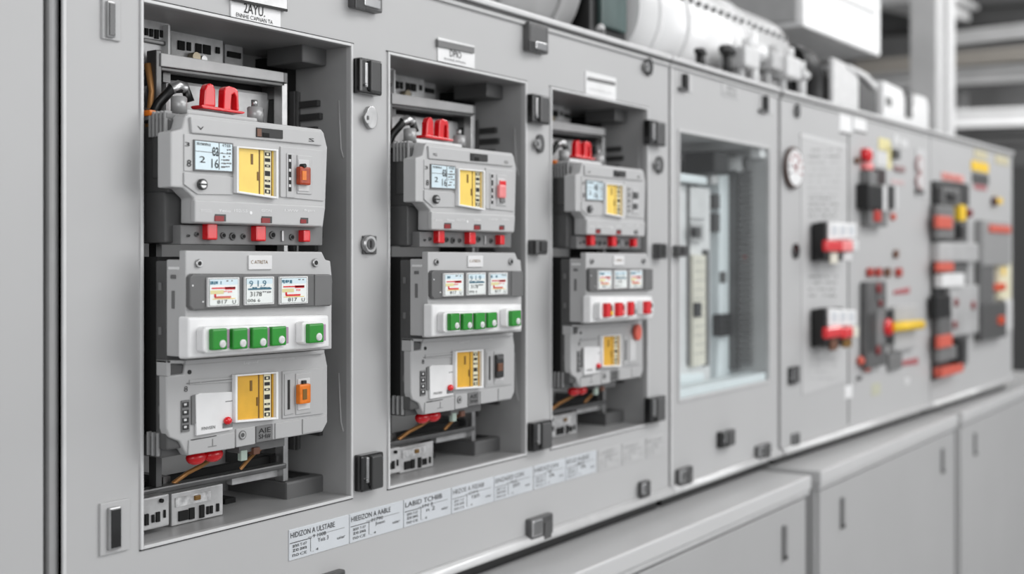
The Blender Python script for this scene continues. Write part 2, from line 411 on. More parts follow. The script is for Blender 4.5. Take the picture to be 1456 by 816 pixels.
knob(main, 763, 779, 341, 362); knob(main, 939, 949, 346, 368)
def clip(par, u0, u1, v0, v1, style, fr=1):
    h = MB(fr); uw, vh = u1-u0, v1-v0
    if style == 'plate':
        h.R(u0, u1, v0, v1, -0.003, 0.001, PAINT, 0.001); h.R(u0+uw*0.3, u0+uw*0.72, v0+vh*0.12, v1-vh*0.06, -0.007, -0.002, STEEL, 0.0015)
        h.R(u0+uw*0.38, u0+uw*0.70, v0+vh*0.16, v1-vh*0.10, -0.0078, -0.0065, HINGE, 0.0005)
    elif style == 'hook':
        h.R(u0, u1, v0, v1, -0.012, 0.001, DSTEEL, 0.002); h.R(u0+uw*0.08, u0+uw*0.85, v0+vh*0.10, v0+vh*0.62, -0.0135, -0.0115, mat('clip_shade', 96, 0.3), 0.0008)
        h.R(u0+uw*0.02, u0+uw*0.40, v0+vh*0.58, v1-vh*0.02, -0.0142, -0.0115, HINGE, 0.0008); h.R(u0+uw*0.36, u1-uw*0.06, v0+vh*0.66, v1-vh*0.08, -0.0155, -0.0115, CHROME, 0.0008)
    else:
        h.R(u0, u1, v0, v1, -0.010, 0.001, DSTEEL, 0.003, 3); h.R(u0+uw*0.12, u0+uw*0.55, v0+vh*0.15, v1-vh*0.2, -0.014, -0.009, CHROME, 0.002)
        h.R(u0+uw*0.62, u0+uw*0.92, v0+vh*0.2, v1-vh*0.1, -0.012, -0.009, HINGE2, 0.001)
    h.build('latch', par)
clip(main, 143, 185, 712, 786, 'plate'); clip(main, 146, 172, -6, 57, 'plate')
clip(main, 753, 780, 34, 74, 'hook'); clip(main, 505, 544, -34, 14, 'hook')
clip(main, 755, 787, 734, 769, 'bump'); clip(main, 462, 492, 814, 850, 'bump'); clip(main, 914, 926, 684, 707, 'bump')
oval_lock(main, 915, 925, 82, 108, HINGE)

def holder(k):
    p = MB()
    if k == 0:
        p.R(328.5, 399, -16, 31, -0.002, 0.001, WHITE); p.Q([(331, -20), (409, -1), (409, 16), (331, 0)], -0.006, 0.001, STEEL, 0.001)
        p.Q([(331, -3), (409, 13), (409, 16.5), (331, 0.5)], -0.0068, -0.005, INK)
        p.T('2AYU.', 347, 377, 7, 21, -0.0026, INK); p.T("ENNHE C'APNAN TA", 336, 388, 23, 29, -0.0026, INK)
    elif k == 1:
        p.R(623, 675, 59, 92, -0.002, 0.001, WHITE); p.Q([(623.5, 55), (675, 66), (675, 76), (623.5, 66)], -0.005, 0.001, INKG, 0.0006)
        p.Q([(623.5, 55), (675, 66), (675, 68), (623.5, 57)], -0.0056, -0.004, CHALK)
        p.T('DPIO', 640, 656, 72, 82, -0.0026, INK); p.T('ENNHE APNAN', 632, 662, 85, 88, -0.0026, INKG)
    else:
        p.R(833, 876, 106, 138, -0.002, 0.001, WHITE); p.Q([(836, 109), (875, 117), (875, 122), (836, 114)], -0.0030, -0.001, INKG)
        p.T('ENNHE AP', 840, 870, 128, 131, -0.0026, CHALK)
    p.build('nameplate', main)
for k in range(3): holder(k)

STK = [(410, 495), (496.5, 572), (573.5, 640), (641.5, 701), (702, 756.5), (758.5, 803), (804, 847), (849, 881), (884, 914), (918, 945)]
TTL = ['HIDIZON A ULSTABE', 'HIEEIZON A AABLE', 'LABID TCHIIB', 'HIIZOE A FEEABI', 'EINZAEED CON', 'HIDIZON', 'EIZABE', 'LABID', 'AABLE', 'EDCON']
FADE = mat('faded_plate', 190, 0.45)
for i, (a, c) in enumerate(STK):
    x0, x1 = U(a, 0)[0], U(c, 0)[0]; z1, z0 = 1.1832-0.0008*max(0, i-6), 1.1475-0.0008*max(0, i-6); w = x1-x0; h = z1-z0
    p = MB(); m = PLATE if i < 7 else FADE; ink = INK if i < 3 else (INKG if i < 7 else PAINT2)
    p.box(x0, x1, -0.0014, 0.001, z0, z1, m, 0.0004)
    y = -0.0019
    p.text(TTL[i], x0+w*0.02, x0+w*(0.75 if i != 2 else 0.8), z0+h*0.72, z0+h*0.90, y, ink)
    p.box(x0+w*0.01, x0+w*0.36, y, -0.001, z0+h*0.55, z0+h*0.568, ink); p.box(x0+w*0.34, x0+w*0.345, y, -0.001, z0+h*0.12, z0+h*0.55, INKG)
    p.box(x0+w*0.30, x0+w*0.92, y, -0.001, z0+h*0.60, z0+h*0.61, INKG)
    p.text(('9 100B', '01790', '1N 2', 'OM', 'AL', 'T', '', '', '', '')[i] or 'E', x0+w*0.38, x0+w*0.60, z0+h*0.54, z0+h*0.66, y, ink)
    p.text(('Yeis 3', 'Joann', 'n 2', 'ram', 'zen', 'a', 'a', 'a', 'a', 'a')[i], x0+w*0.46, x0+w*0.64, z0+h*0.36, z0+h*0.50, y, ink)
    p.text('uiar', x0+w*0.79, x0+w*0.93, z0+h*0.26, z0+h*0.36, y, ink)
    for j, (zz, s) in enumerate(((0.40, 'ann'), (0.26, 'ze'), (0.10, 'no'))):
        p.text(s, x0+w*0.05, x0+w*0.15, z0+h*zz, z0+h*(zz+0.09), y, ink); p.text(('T-07', 'awa', 'CE')[j], x0+w*0.17, x0+w*0.28, z0+h*zz, z0+h*(zz+0.09), y, ink)
    p.text('.. 4', x0+w*0.36, x0+w*0.47, z0+h*0.10, z0+h*0.18, y, ink)
    p.build('rating_plate', main)

# ------------------------------------------------------------------ instruments in the compartments
WHERE = ['leftmost open compartment', 'middle open compartment', 'rightmost open compartment']
def marks(p, u0, u1, v0, v1, y, rows, m, seed, dens=0.7, th=0.5):
    """rows of tiny printed strokes"""
    rnd = random.Random(seed); rh = (v1-v0)/rows
    for r in range(rows):
        u = u0
        while u < u1-1.5:
            w = rnd.uniform(1.0, 3.4)
            if rnd.random() < dens:
                hh = rh*th*rnd.uniform(0.5, 1)
                p.R(u, min(u+w, u1), v0+r*rh, v0+r*rh+hh, y, y+0.0004, m)
            u += w+rnd.uniform(0.5, 1.4)

def yellow_window(par, u0, u1, v0l, v1l, v0r, v1r, y, low=False):
    w = MB()
    def lerp(a, t_): return u0+(u1-u0)*a, v0l+(v0r-v0l)*a + (v1l+(v1r-v1l)*a-v0l-(v0r-v0l)*a)*t_
    def quad(a, c, s, e): return [lerp(a, s), lerp(c, s), lerp(c, e), lerp(a, e)]
    e = 0.05
    for q in (quad(0, e, 0, 1), quad(1-e, 1, 0, 1), quad(e, 1-e, 0, 0.035), quad(e, 1-e, 0.955, 1)): w.Q(q, y-0.006, y, WHITE, 0.0006)
    f = w.build('window_frame', par, 'white window frame')
    g = MB(); ym = YEL2 if low else YEL
    g.Q(quad(e, 0.52, 0.03, 0.96), y-0.0016, y+0.004, ym); g.Q(quad(0.52, 0.56, 0.03, 0.96), y-0.0012, y+0.004, YELD)
    g.Q(quad(0.56, 0.64, 0.03, 0.96), y-0.0016, y+0.004, ym); g.Q(quad(0.64, 0.66, 0.03, 0.96), y-0.0012, y+0.004, YELD)
    g.Q(quad(0.66, 0.82, 0.03, 0.96), y-0.0018, y+0.004, CREAM); g.Q(quad(0.82, 0.85, 0.03, 0.96), y-0.0012, y+0.004, YELD)
    g.Q(quad(0.85, 0.91, 0.03, 0.96), y-0.0016, y+0.004, ym); g.Q(quad(0.91, 0.95, 0.03, 0.96), y-0.0012, y+0.004, YELD)
    g.Q(quad(0.34, 0.39, 0.14, 0.36), y-0.0022, y-0.001, YELD); g.Q(quad(0.49, 0.54, 0.5, 0.68), y-0.0022, y-0.001, YELD)
    for i, (a, c) in enumerate(((0.08, 0.15), (0.20, 0.27), (0.33, 0.38), (0.46, 0.56), (0.64, 0.68), (0.74, 0.80), (0.84, 0.92))):
        g.Q(quad(0.68, 0.80, a, c), y-0.0023, y-0.0012, INK)
        if i % 2 == 0: g.Q(quad(0.715, 0.765, a+0.015, c-0.015), y-0.0026, y-0.0018, CREAM)
    g.build('counter_drum', f, 'yellow panel with a strip of digits')

def meter(k):
    t = thing('breaker_unit', ['grey breaker unit with blue display and brown rocker, in the ' + WHERE[0],
                             'grey breaker unit with blue display and pale red rocker, in the ' + WHERE[1],
                             'grey breaker unit with blue display and grey rocker, in the ' + WHERE[2]][k], 'breaker', (BX[0]+0.105, 0.0, 1.515),
              group='upper units with a yellow window')
    Y = -0.045
    c = MB()
    c.Q([(263.5, 165), (268, 161), (457, 183.5), (461, 189), (466, 210), (463, 297), (459.5, 323.5), (276, 317.5), (276, 282), (261, 267.5), (243, 266), (243, 187), (259, 183)], Y, -0.024, DEV, 0.0022, 3)
    c.build('cover', t)
    # raised bands and panels on the cover
    c = MB()
    c.Q([(271, 166), (456, 187), (458, 207), (273, 189)], Y-0.003, Y+0.002, DEV, 0.0012)
    c.build('upper_band', t)
    c = MB(); c.Q([(277, 284), (462, 293), (459.5, 322), (277, 316)], Y-0.005, Y+0.002, DEV, 0.0016); c.build('lower_band', t)
    c = MB(); c.Q([(262, 245), (332, 252), (332, 277), (281, 276), (262, 262)], Y-0.0018, Y+0.002, DEV, 0.0006)
    c.Q([(399, 208), (459, 214), (461, 286), (399, 280)], Y-0.0018, Y+0.002, DEV, 0.0008)
    c.Q([(262, 190), (336, 197), (336, 246), (262, 243)], Y-0.0012, Y+0.002, DEV, 0.0006)
    c.build_each('face_panel', t)
    d = MB(); d.Q([(276, 198), (332, 203.5), (332, 245.5), (276, 243)], Y-0.003, Y, DEVL, 0.0006)
    d.Q([(278, 200), (330, 205.5), (330, 243.5), (278, 240.5)], Y-0.0036, Y, LCD)
    y = Y-0.0041
    d.R(278.5, 329, 216.5, 217.2, y, y+0.0004, INKG); d.R(311.5, 312.3, 203, 241, y, y+0.0004, INKG)
    for z in (204, 206): d.R(280, 300, z, z+0.5, y, y+0.0004, INKG)
    d.T('T/3EFU', 280, 299, 203, 206.5, y, INK); d.T('4TEB', 316, 328, 205, 209, y, INK)
    d.T('ea', 302, 311, 209, 222, y, INK); d.T('16', 301, 311, 226, 239, y, INK); d.T('2', 284, 292, 222, 231, y, INK)
    marks(d, 315, 329, 212, 241, y, 6, INKG, 5+k)
    d.build('display', t, 'pale blue liquid crystal display')
    yellow_window(t, 337, 396, 207.5, 274, 212.5, 283, Y-0.001)
    s = MB(); s.R(408, 419, 218, 281, Y-0.0030, Y, DEV, 0.0008); s.R(410.5, 414.5, 220, 272, Y-0.0034, Y-0.001, INK)
    for z in (226, 240, 252, 262): s.R(411, 414, z, z+4, Y-0.0037, Y-0.003, CHALK)
    s.build('slide_slot', t)
    s = MB(); s.R(423, 444, 221, 276, Y-0.0032, Y, DEV, 0.001); s.R(424.5, 440, 227, 272, Y-0.0042, Y-0.001, mat('switch_bezel', 206, 0.35), 0.0008); sw = s.build('switch_plate', t)
    s = MB()
    if k == 0:
        s.R(427, 442.5, 237, 263, Y-0.010, Y-0.003, RUST, 0.002); s.DISC(434, 235.5, 3, Y-0.011, Y-0.003, INK, 12); s.R(430, 436, 243, 256, Y-0.0106, Y-0.009, ORANGE)
        s.build('rocker', sw, 'brown and orange rocker')
    elif k == 1:
        s.R(429, 442, 231, 240, Y-0.006, Y-0.003, RED, 0.001); s.R(427, 442, 238, 262, Y-0.009, Y-0.003, PINK, 0.003); s.R(430, 440, 262, 270, Y-0.007, Y-0.003, INKG, 0.001)
        s.build('rocker', sw, 'pale red rocker')
    else:
        s.R(428, 440, 229, 243, Y-0.008, Y-0.003, HINGE2, 0.002); s.R(428, 438, 253, 265, Y-0.008, Y-0.003, HINGE2, 0.002); s.build('rocker', sw, 'grey rocker')
    s = MB(); s.Q([(365, 181), (402.5, 185), (402.5, 197.5), (365, 194.5)], Y-0.0042, Y, mat('recess_shade', 52, 0.6), 0.0004); s.R(374, 383, 189, 195, Y-0.0048, Y-0.003, VOID); s.R(366, 372, 183, 194, Y-0.0048, Y-0.003, BROWN if k == 0 else HINGE)
    s.build('name_recess', t)
    s = MB(); s.DISC(290, 262, 8, Y-0.006, Y, mat('dial_dark', 70, 0.3), 20, 0.0008); s.DISC(290, 262, 5.2, Y-0.0075, Y-0.004, STEEL, 16); s.R(285, 295, 261, 263, Y-0.0085, Y-0.006, INK); s.build('dial', t)
    s = MB()
    for (u0, u1, v0, v1, tx) in ((281, 290, 179.5, 184.5, ('V', '9S2', 'V')[k]), (439, 447, 196.5, 201.5, ('S', 'K2U', 'P')[k])): s.T(tx, u0, u1, v0, v1, Y-0.0035, INK)
    for (u0, u1, v0, v1, tx) in ((263, 270, 202, 208, '3'), (266, 272, 227, 237, '8')): s.T(tx, u0, u1, v0, v1, Y-0.0019, INK)
    for (u0, u1, tx) in ((286, 301, 'BVOOU'), (311, 328, 'Yeoo'), (333, 352, '102/55'), (372, 386, 'GION'), (405, 424, '1,WW'), (433, 448, 'Bigert')):
        s.T(tx, u0, u1, 297.5, 301.5, Y-0.0054, WHITE)
    s.DISC(357, 302.5, 2.4, Y-0.0056, Y-0.004, WHITE, 12)
    s.build('lettering', t)
    for (u0, u1, v0, v1) in ((306, 321.5, 304.5, 314.5), (372.5, 387, 307.5, 317), (428, 438.5, 309.5, 317.5)):
        s = MB(); s.R(u0, u1, v0, v1, Y-0.0056, Y-0.003, mat('flag_shade', 72, 0.5), 0.0003)
        s.R(u0, u1-3, v0+2.5, v1, Y-0.0062, Y-0.003, REDD if k < 2 or u0 < 400 else INKG); s.build('trip_flag', t, 'dark red indicator flag')
    # dark body with cooling ribs, and the terminal base
    s = MB(); s.box(BX[0]+0.012, BX[0]+0.203, -0.026, 0.046, 1.565, 1.634, BODY, 0.002)
    x0 = BX[0]+0.010; s.box(x0, BX[0]+0.198, -0.028, -0.002, 1.580, 1.640, BODY, 0.002); s.build('housing', t)
    s = MB()
    for i in range(5):
        y0 = -0.0265+i*0.0058
        s.box(x0-0.0035, x0+0.006, y0, y0+0.0026, 1.622, 1.648, mat('rib_grey', 150, 0.35), 0.001)
    s.box(x0-0.002, x0+0.2, -0.027, 0.03, 1.640, 1.646, BASE, 0.001)
    s.build('cooling_ribs', t)
    s = MB(); s.Q([(257, 320), (459, 320), (458.5, 349), (257, 347.5)], -0.034, 0.0, BASE, 0.001); s.box(BX[0]+0.010, BX[0]+0.202, -0.022, 0.046, 1.514, 1.566, BODY, 0.002)
    s.build('terminal_base', t)
    for (u0, u1, v0, v1) in ((296, 310, 318, 341), (365, 379, 321, 343), (432.5, 442, 327, 344)):
        s = MB(); s.R(u0, u1, v0, v1, -0.043, -0.033, RED, 0.002, 3); s.build('terminal_plug', t, 'red terminal plug')
    s = MB()
    for (u, v, r) in ((318.5, 334.5, 4.5), (332, 336, 5.5), (347, 336, 4), (388.5, 334, 5.5), (416, 337, 4.5), (281, 333, 3.5), (269, 335, 2)):
        s.DISC(u, v, r, -0.036, -0.033, HINGE2, 14, 0.0004); s.DISC(u+0.5, v, r*0.6, -0.0366, -0.035, VOID, 12)
    s.R(401, 404, 328, 343, -0.036, -0.033, STEEL, 0.0005); s.build_each('screw_hole', t)
    if k != 1:
        s = MB(); s.box(x0-0.004, x0+0.004, -0.004, 0.008, 1.644, 1.650, ORANGE, 0.001); s.build('orange_tab', t)
    t.location.x += BX[k]-BX[0]
    return t

def screen(par, u0, u1, v0, v1, y, red, seed):
    d = MB(); d.R(u0-1.5, u1+1.5, v0-1.5, v1+1.5, y-0.003, y, WHITE, 0.0006); d.R(u0, u1, v0, v1, y-0.0034, y-0.002, INKG); d.R(u0+0.8, u1-0.5, v0+0.8, v1-0.4, y-0.0038, y-0.002, LCDW)
    yy = y-0.0043; w = u1-u0; h = v1-v0
    d.R(u0+1, u1-1, v0+1, v0+h*0.24, y-0.0039, y-0.003, LCD)
    if red:
        marks(d, u0+2, u0+w*0.45, v0+h*0.10, v0+h*0.3, yy, 1, INKB, seed, 0.9, 0.7); marks(d, u0+w*0.6, u1-2, v0+h*0.06, v0+h*0.22, yy, 1, INKG, seed+9, 0.6, 0.4)
        d.R(u0+w*0.1, u1-w*0.1, v0+h*0.33, v0+h*0.38, yy, yy+0.0004, RED); d.R(u0+w*0.55, u1-w*0.1, v0+h*0.31, v0+h*0.41, yy, yy+0.0005, RED)
        marks(d, u0+w*0.5, u1-w*0.1, v0+h*0.46, v0+h*0.56, yy, 1, PINK, seed+2, 0.7, 0.7); d.R(u0+2, u0+w*0.5, v0+h*0.44, v0+h*0.58, yy+0.0002, yy+0.0006, PALEY)
        d.R(u0+w*0.2, u1-w*0.25, v0+h*0.66, v0+h*0.73, yy, yy+0.0004, CORAL if seed % 2 else RED); d.R(u0+w*0.18, u0+w*0.24, v0+h*0.58, v0+h*0.70, yy, yy+0.0005, RED)
        d.R(u0+w*0.12, u1-w*0.1, v0+h*0.745, v0+h*0.765, yy, yy+0.0004, SIGNY)
        d.T('817', u0+w*0.28, u0+w*0.62, v0+h*0.80, v0+h*0.94, yy, INK); d.T('U', u1-w*0.2, u1-w*0.08, v0+h*0.80, v0+h*0.94, yy, INK)
    else:
        d.T('9 1.9', u0+w*0.12, u1-w*0.25, v0+h*0.10, v0+h*0.34, yy, INKB); d.R(u0+w*0.08, u1-w*0.06, v0+h*0.40, v0+h*0.46, yy, yy+0.0004, INKB)
        marks(d, u0+w*0.08, u1-w*0.08, v0+h*0.36, v0+h*0.44, yy-0.0002, 1, INKB, seed, 0.8, 0.8)
        d.T('3178', u0+w*0.16, u0+w*0.58, v0+h*0.54, v0+h*0.72, yy, INK); marks(d, u0+w*0.62, u1-3, v0+h*0.52, v0+h*0.66, yy, 1, INKG, seed+1)
        d.T('006 6', u0+w*0.06, u0+w*0.52, v0+h*0.82, v0+h*0.94, yy, INK)
    d.build('display', par, 'white screen with red bar graph' if red else 'white screen with teal figures')

def control(k):
    green = k < 2
    t = thing('control_unit', ['grey control unit with five green switches and orange rocker, in the ' + WHERE[0],
                               'grey control unit with five green switches and black rocker, in the ' + WHERE[1],
                               'grey control unit with four red switches, in the ' + WHERE[2]][k], 'control unit', (BX[0]+0.105, 0.0, 1.29),
              group='lower units with a row of switches')
    Y = -0.060
    s = MB(); s.box(BX[0]+0.008, BX[0]+0.198, -0.014, 0.046, 1.315, 1.500, VOID, 0.001); s.build('housing', t)  # black colour stands in for the dark recess behind the cover
    s = MB(); s.box(BX[0]+0.005, BX[0]+0.205, -0.031, -0.014, 1.305, 1.496, BODY, 0.002)
    for z in (1.470, 1.425, 1.385, 1.345):
        s.box(BX[0]+0.0035, BX[0]+0.007, -0.024, -0.020, z-0.004, z+0.004, DEVL, 0.0006)
    s.build('mounting_plate', t)
    s = MB(); s.Q([(264, 356), (458, 358), (463, 369), (470, 371), (473, 400), (472, 442), (472, 496), (264, 511)], Y, -0.050, DEV, 0.0016, 3)
    s.box(BX[0]+0.0055, BX[0]+0.2105, -0.052, -0.030, U(266, 508, -0.06)[1], U(236.5, 369, -0.03)[1], DEV, 0.0016)
    s.build('cover', t)
    s = MB(); xs_ = BX[0]+0.004
    s.box(xs_, xs_+0.004, -0.045, -0.038, 1.478, 1.482, DEVL, 0.0005); s.box(xs_+0.0005, xs_+0.004, -0.050, -0.034, 1.487, 1.490, WHITE, 0.0005); s.box(xs_+0.0005, xs_+0.004, -0.043, -0.039, 1.448, 1.466, DEVL, 0.0004)
    s.build_each('side_marking', t)
    s = MB(); s.Q([(270, 394), (275, 389), (470, 390), (473, 398), (473, 430), (470, 435), (275, 441.5), (270, 436)], Y-0.007, Y, BARG, 0.0018, 3)
    s.Q([(448, 390.5), (472, 391), (472, 433.5), (448, 435)], Y-0.0082, Y-0.005, mat('bar_grey_end', 108, 0.35), 0.0008)
    s.DISC(274.5, 406, 1.2, Y-0.0076, Y-0.005, WHITE, 8); s.DISC(289, 429, 1.2, Y-0.0076, Y-0.005, WHITE, 8)
    bar = s.build('display_bar', t, 'dark grey display bar')
    for (u0, u1, v0, v1, r, sd) in ((297.5, 339, 396, 434, True, 1), (350, 388.5, 395, 431.5, False, 2), (399.5, 436.5, 394.5, 430.5, True, 4)): screen(bar, u0, u1, v0, v1, Y-0.007, r, sd+k)
    s = MB(); s.R(354, 387, 363, 383, Y-0.002, Y, OFFW, 0.0004); s.T('C ATRETA', 357, 381, 370, 375, Y-0.0024, YELD); s.build('name_tag', t, 'small white name tag')
    for (u, v, r) in ((284.5, 374.5, 6), (450, 373.5, 6)):
        s = MB(); s.DISC(u, v, r, Y-0.003, Y, STEEL, 16, 0.0005); s.DISC(u, v, r*0.55, Y-0.0034, Y-0.002, INK, 12); s.build('screw', t)
    # white strip with the switches
    s = MB(); s.Q([(264, 450), (471, 447), (472, 494), (264, 511)], Y-0.012, Y, WHITE, 0.003, 3, inset=0.004); st = s.build('switch_strip', t, 'white strip carrying the switches')
    YS = Y-0.012
    s = MB(); s.Q([(289, 469), (293, 464.5), (404, 460.5), (408.5, 464), (408.5, 489), (404, 494), (294, 502.5), (289, 499)], YS-0.011, YS, WHITE, 0.0035, 3)
    s.build('switch_housing', t, 'white rounded housing'); hs = st
    s = MB(); s.Q([(430, 459), (434, 457), (461, 458), (464, 462), (464, 485), (461, 489), (434, 490), (430, 487)], YS-0.011, YS, WHITE, 0.0035, 3); s.build('switch_housing', t, 'white rounded housing')
    YH = YS-0.011
    G = [(303, 324, 467, 497.5), (332, 353, 466.5, 496.5), (360, 381.5, 465, 495), (387.5, 408, 464, 491.5), (440.5, 461, 460, 487.5)] if green else \
        [(306, 331, 466, 497), (345, 371, 464, 494), (386, 405, 461, 491), (437, 461, 459, 486)]
    for i, (u0, u1, v0, v1) in enumerate(G):
        s = MB()
        if green:
            s.R(u0, u1, v0, v1, YH-0.006, YH+0.002, GREEN, 0.002, 3); s.R(u1-5, u1+2.5, v0+1, v1-3, YH-0.002, YH+0.001, mat('switch_side', (170, 140, 165), 0.4), 0.0006)
            sw = s.build('rocker_switch', t, 'green switch with a white dot')
            q = MB(); q.DISC(u1-6, v1-8.5, 5.6, YH-0.0075, YH-0.004, WHITE, 18, 0.0008); q.DISC(u1-5.5, v1-8.5, 3.2, YH-0.0080, YH-0.006, CHALK, 14); q.build('dot', sw, 'white dot')
        else:
            s.R(u0, u0+(u1-u0)*0.62, v0, v1, YH-0.007, YH+0.002, RED, 0.0025, 3); s.R(u0+(u1-u0)*0.6, u1-2, v0+4, v1-2, YH-0.004, YH+0.001, (BROWN, REDD, HINGE2, TEALD)[i], 0.0015)
            sw = s.build('rocker_switch', t, 'red switch'); q = MB(); q.DISC(u0+(u1-u0)*0.7, v1-9, 4.5, YH-0.0078, YH-0.003, (SIGNY, PINK, BASE, OFFW)[i], 14); q.build('dot', sw)
    # lower cover
    L = -0.034
    s = MB(); s.Q([(236.5, 534), (262, 531), (264, 514), (462, 499), (466, 520), (466, 600), (459, 614), (380, 627), (267, 648), (262, 640), (256, 628), (241, 622), (237, 610)], L, -0.022, DEV2, 0.0022, 3)
    s.R(243, 259, 515, 533, -0.030, -0.02, mat('notch_shade', 70, 0.5), 0.001); s.Q([(237, 512), (264, 512), (264, 517), (237, 517)], -0.036, -0.02, DEV2, 0.001); s.Q([(237, 512), (243, 512), (243, 535), (237, 535)], -0.036, -0.02, DEV2, 0.001)
    s.build('lower_cover', t)
    s = MB(); s.Q([(264, 512), (462, 497.5), (461, 503), (264, 519)], L-0.004, L+0.002, DEV2, 0.001)
    s.Q([(402, 528), (460, 523), (460, 588), (402, 595)], L-0.0018, L+0.002, DEV2, 0.0006); s.Q([(270, 540), (333, 536), (333, 543), (270, 547)], L-0.0014, L+0.002, DEV2, 0.0004)
    s.Q([(269, 626), (334, 614), (334, 637), (268, 647)], L-0.0018, L+0.002, DEV2, 0.0008); s.Q([(336, 610), (363, 606), (363, 631), (336, 636)], L-0.0018, L+0.002, DEV2, 0.0006)
    s.Q([(392, 602), (429, 596), (429, 618), (392, 624)], L-0.0018, L+0.002, DEV2, 0.0006); s.Q([(431, 596), (463, 590), (463, 601), (458, 612), (431, 617)], L-0.0018, L+0.002, DEV2, 0.0006)
    s.Q([(267, 545), (285, 543), (285, 543.8), (267, 545.8)], L-0.002, L, INKG); s.Q([(287, 543), (332, 538.5), (332, 539.3), (287, 543.8)], L-0.002, L, INKG); s.Q([(272, 625.5), (308, 619), (308, 619.9), (272, 626.4)], L-0.0022, L, INK)
    s.R(302, 303, 624, 634, L-0.0022, L, INKG); s.R(296, 308, 634, 635, L-0.0022, L, INKG)
    s.build_each('face_panel', t)
    s = MB(); s.R(258.5, 270, 569, 614, L-0.0016, L+0.001, DEVL, 0.0004)
    for z in (572, 583, 594, 604): s.R(260, 268.5, z, z+7, L-0.0022, L-0.001, HINGE); s.R(262, 265.5, z+1.5, z+4.5, L-0.0026, L-0.001, CHALK)
    s.T('8', 262, 267, 549, 557, L-0.0006, INK); s.DISC(270, 529, 3.2, L-0.001, L+0.001, INK, 12); s.build('side_scale', t)
    if k < 2 or True:
        s = MB(); s.Q([(278.5, 562), (284, 559), (331, 557), (331, 610.5), (279.5, 619.5)], L-0.003, L, OFFW, 0.0006)
        s.T('FINVSEN', 287, 306, 606, 610.5, L-0.0035, INK); s.R(321, 330.5, 570, 570.8, L-0.0034, L-0.002, INK); s.Q([(273, 563), (279, 561), (279, 602), (273, 604)], L-0.002, L, DEVL, 0.0004)
        cd = s.build('card', t, 'white card')
        s = MB(); s.R(317, 331, 601, 608, L-0.0036, L-0.002, INKG); s.sphere((*[U(324, 598, L-0.005)[0]], L-0.005, U(324, 598, L-0.005)[1]), 0.0042, RED, (1.2, 0.9, 1)); s.build('push_button', cd, 'red push button')
    yellow_window(t, 335, 396, 533, 601, 528.5, 596, L-0.001, True)
    s = MB(); s.Q([(405, 532), (418.5, 531), (418.5, 588), (405, 591)], L-0.003, L, DEV2, 0.0008); s.R(409.5, 412.5, 540, 582, L-0.0036, L-0.001, INK); s.build('slide_slot', t)
    s = MB(); s.R(421, 443, 530, 588, L-0.003, L, DEV2, 0.0008); s.R(424, 441, 538, 582, L-0.004, L-0.001, mat('switch_bezel', 206, 0.35), 0.0006); sw = s.build('switch_plate', t)
    s = MB()
    if k == 0: s.R(426.5, 442.5, 546, 574, L-0.010, L-0.003, ORANGE, 0.002); s.R(431, 437, 553, 568, L-0.0106, L-0.009, YELD, 0.0005); s.R(431, 436, 541, 546, L-0.007, L-0.003, INK); s.build('rocker', sw, 'orange rocker')
    elif k == 1: s.R(425, 441, 536, 578, L-0.008, L-0.003, HINGE, 0.003); s.R(428, 438, 552, 566, L-0.010, L-0.006, BROWN, 0.001); s.R(427, 440, 539, 545, L-0.009, L-0.006, HINGE2, 0.001); s.build('rocker', sw, 'black rocker')
    else: s.prism([(U(438, 0, L)[0]+math.cos(a)*0.010, 1.408-0.034+math.sin(a)*0.0135) for a in [i*math.pi/10 for i in range(20)]], L-0.010, L-0.003, CORAL, 0.002); s.build('rocker', sw, 'round red lamp')
    s = MB(); s.DISC(345.5, 618.5, 6.5, L-0.003, L, DEVL, 18); s.DISC(345.5, 618.5, 5, L-0.0035, L-0.001, DEV2, 18); s.DISC(345.5, 618.5, 3.2, L-0.004, L-0.001, HINGE2, 14); s.build('seal_screw', t)
    s = MB(); s.R(364.5, 388, 604.5, 627, L-0.002, L, DEVL, 0.0005); s.T('AIE', 368, 385, 608, 615, L-0.0025, INK); s.T('SH#', 368, 385, 616.5, 623.5, L-0.0025, INK); s.build('certificate_mark', t)
    s = MB(); s.T('Legnond', 347, 367, 513, 518, L-0.0004, CHALK); s.T('JO STARARR', 398, 419, 508.5, 512, L-0.0004, CHALK); s.build('lettering', t)
    s = MB()
    for i in range(3):
        y0 = -0.020+i*0.0075; s.box(BX[0]+0.0030, BX[0]+0.010, y0, y0+0.003, 1.298, 1.322, mat('rib_grey', 150, 0.35), 0.001)
    s.box(BX[0]+0.006, BX[0]+0.198, -0.022, 0.046, 1.296, 1.318, BODY, 0.002); s.build('cooling_ribs', t)
    for (u, v) in ((279, 650), (303, 646)):
        x, z = U(u, v, 0.004); s = MB(); s.sphere((x, 0.004, z), 0.0125, RED, (1.0, 0.7, 0.66)); s.cyl((x, 0.004, z), (x, 0.004, z+0.014), 0.007, REDD, 12); s.build('cable_boot', t, 'red cable boot')
    s = MB(); s.Q([(340, 634), (405, 622), (405, 634), (340, 645)], 0.0, 0.02, BASE, 0.001); s.R(343, 352, 640, 655, -0.002, 0.004, mat('pale_green', (190, 208, 196), 0.4), 0.001); s.R(361, 370, 636, 646, -0.004, 0.006, mat('brown_boot', (120, 80, 62), 0.4), 0.001)
    s.build('terminal_block', t)
    t.location.x += BX[k]-BX[0]

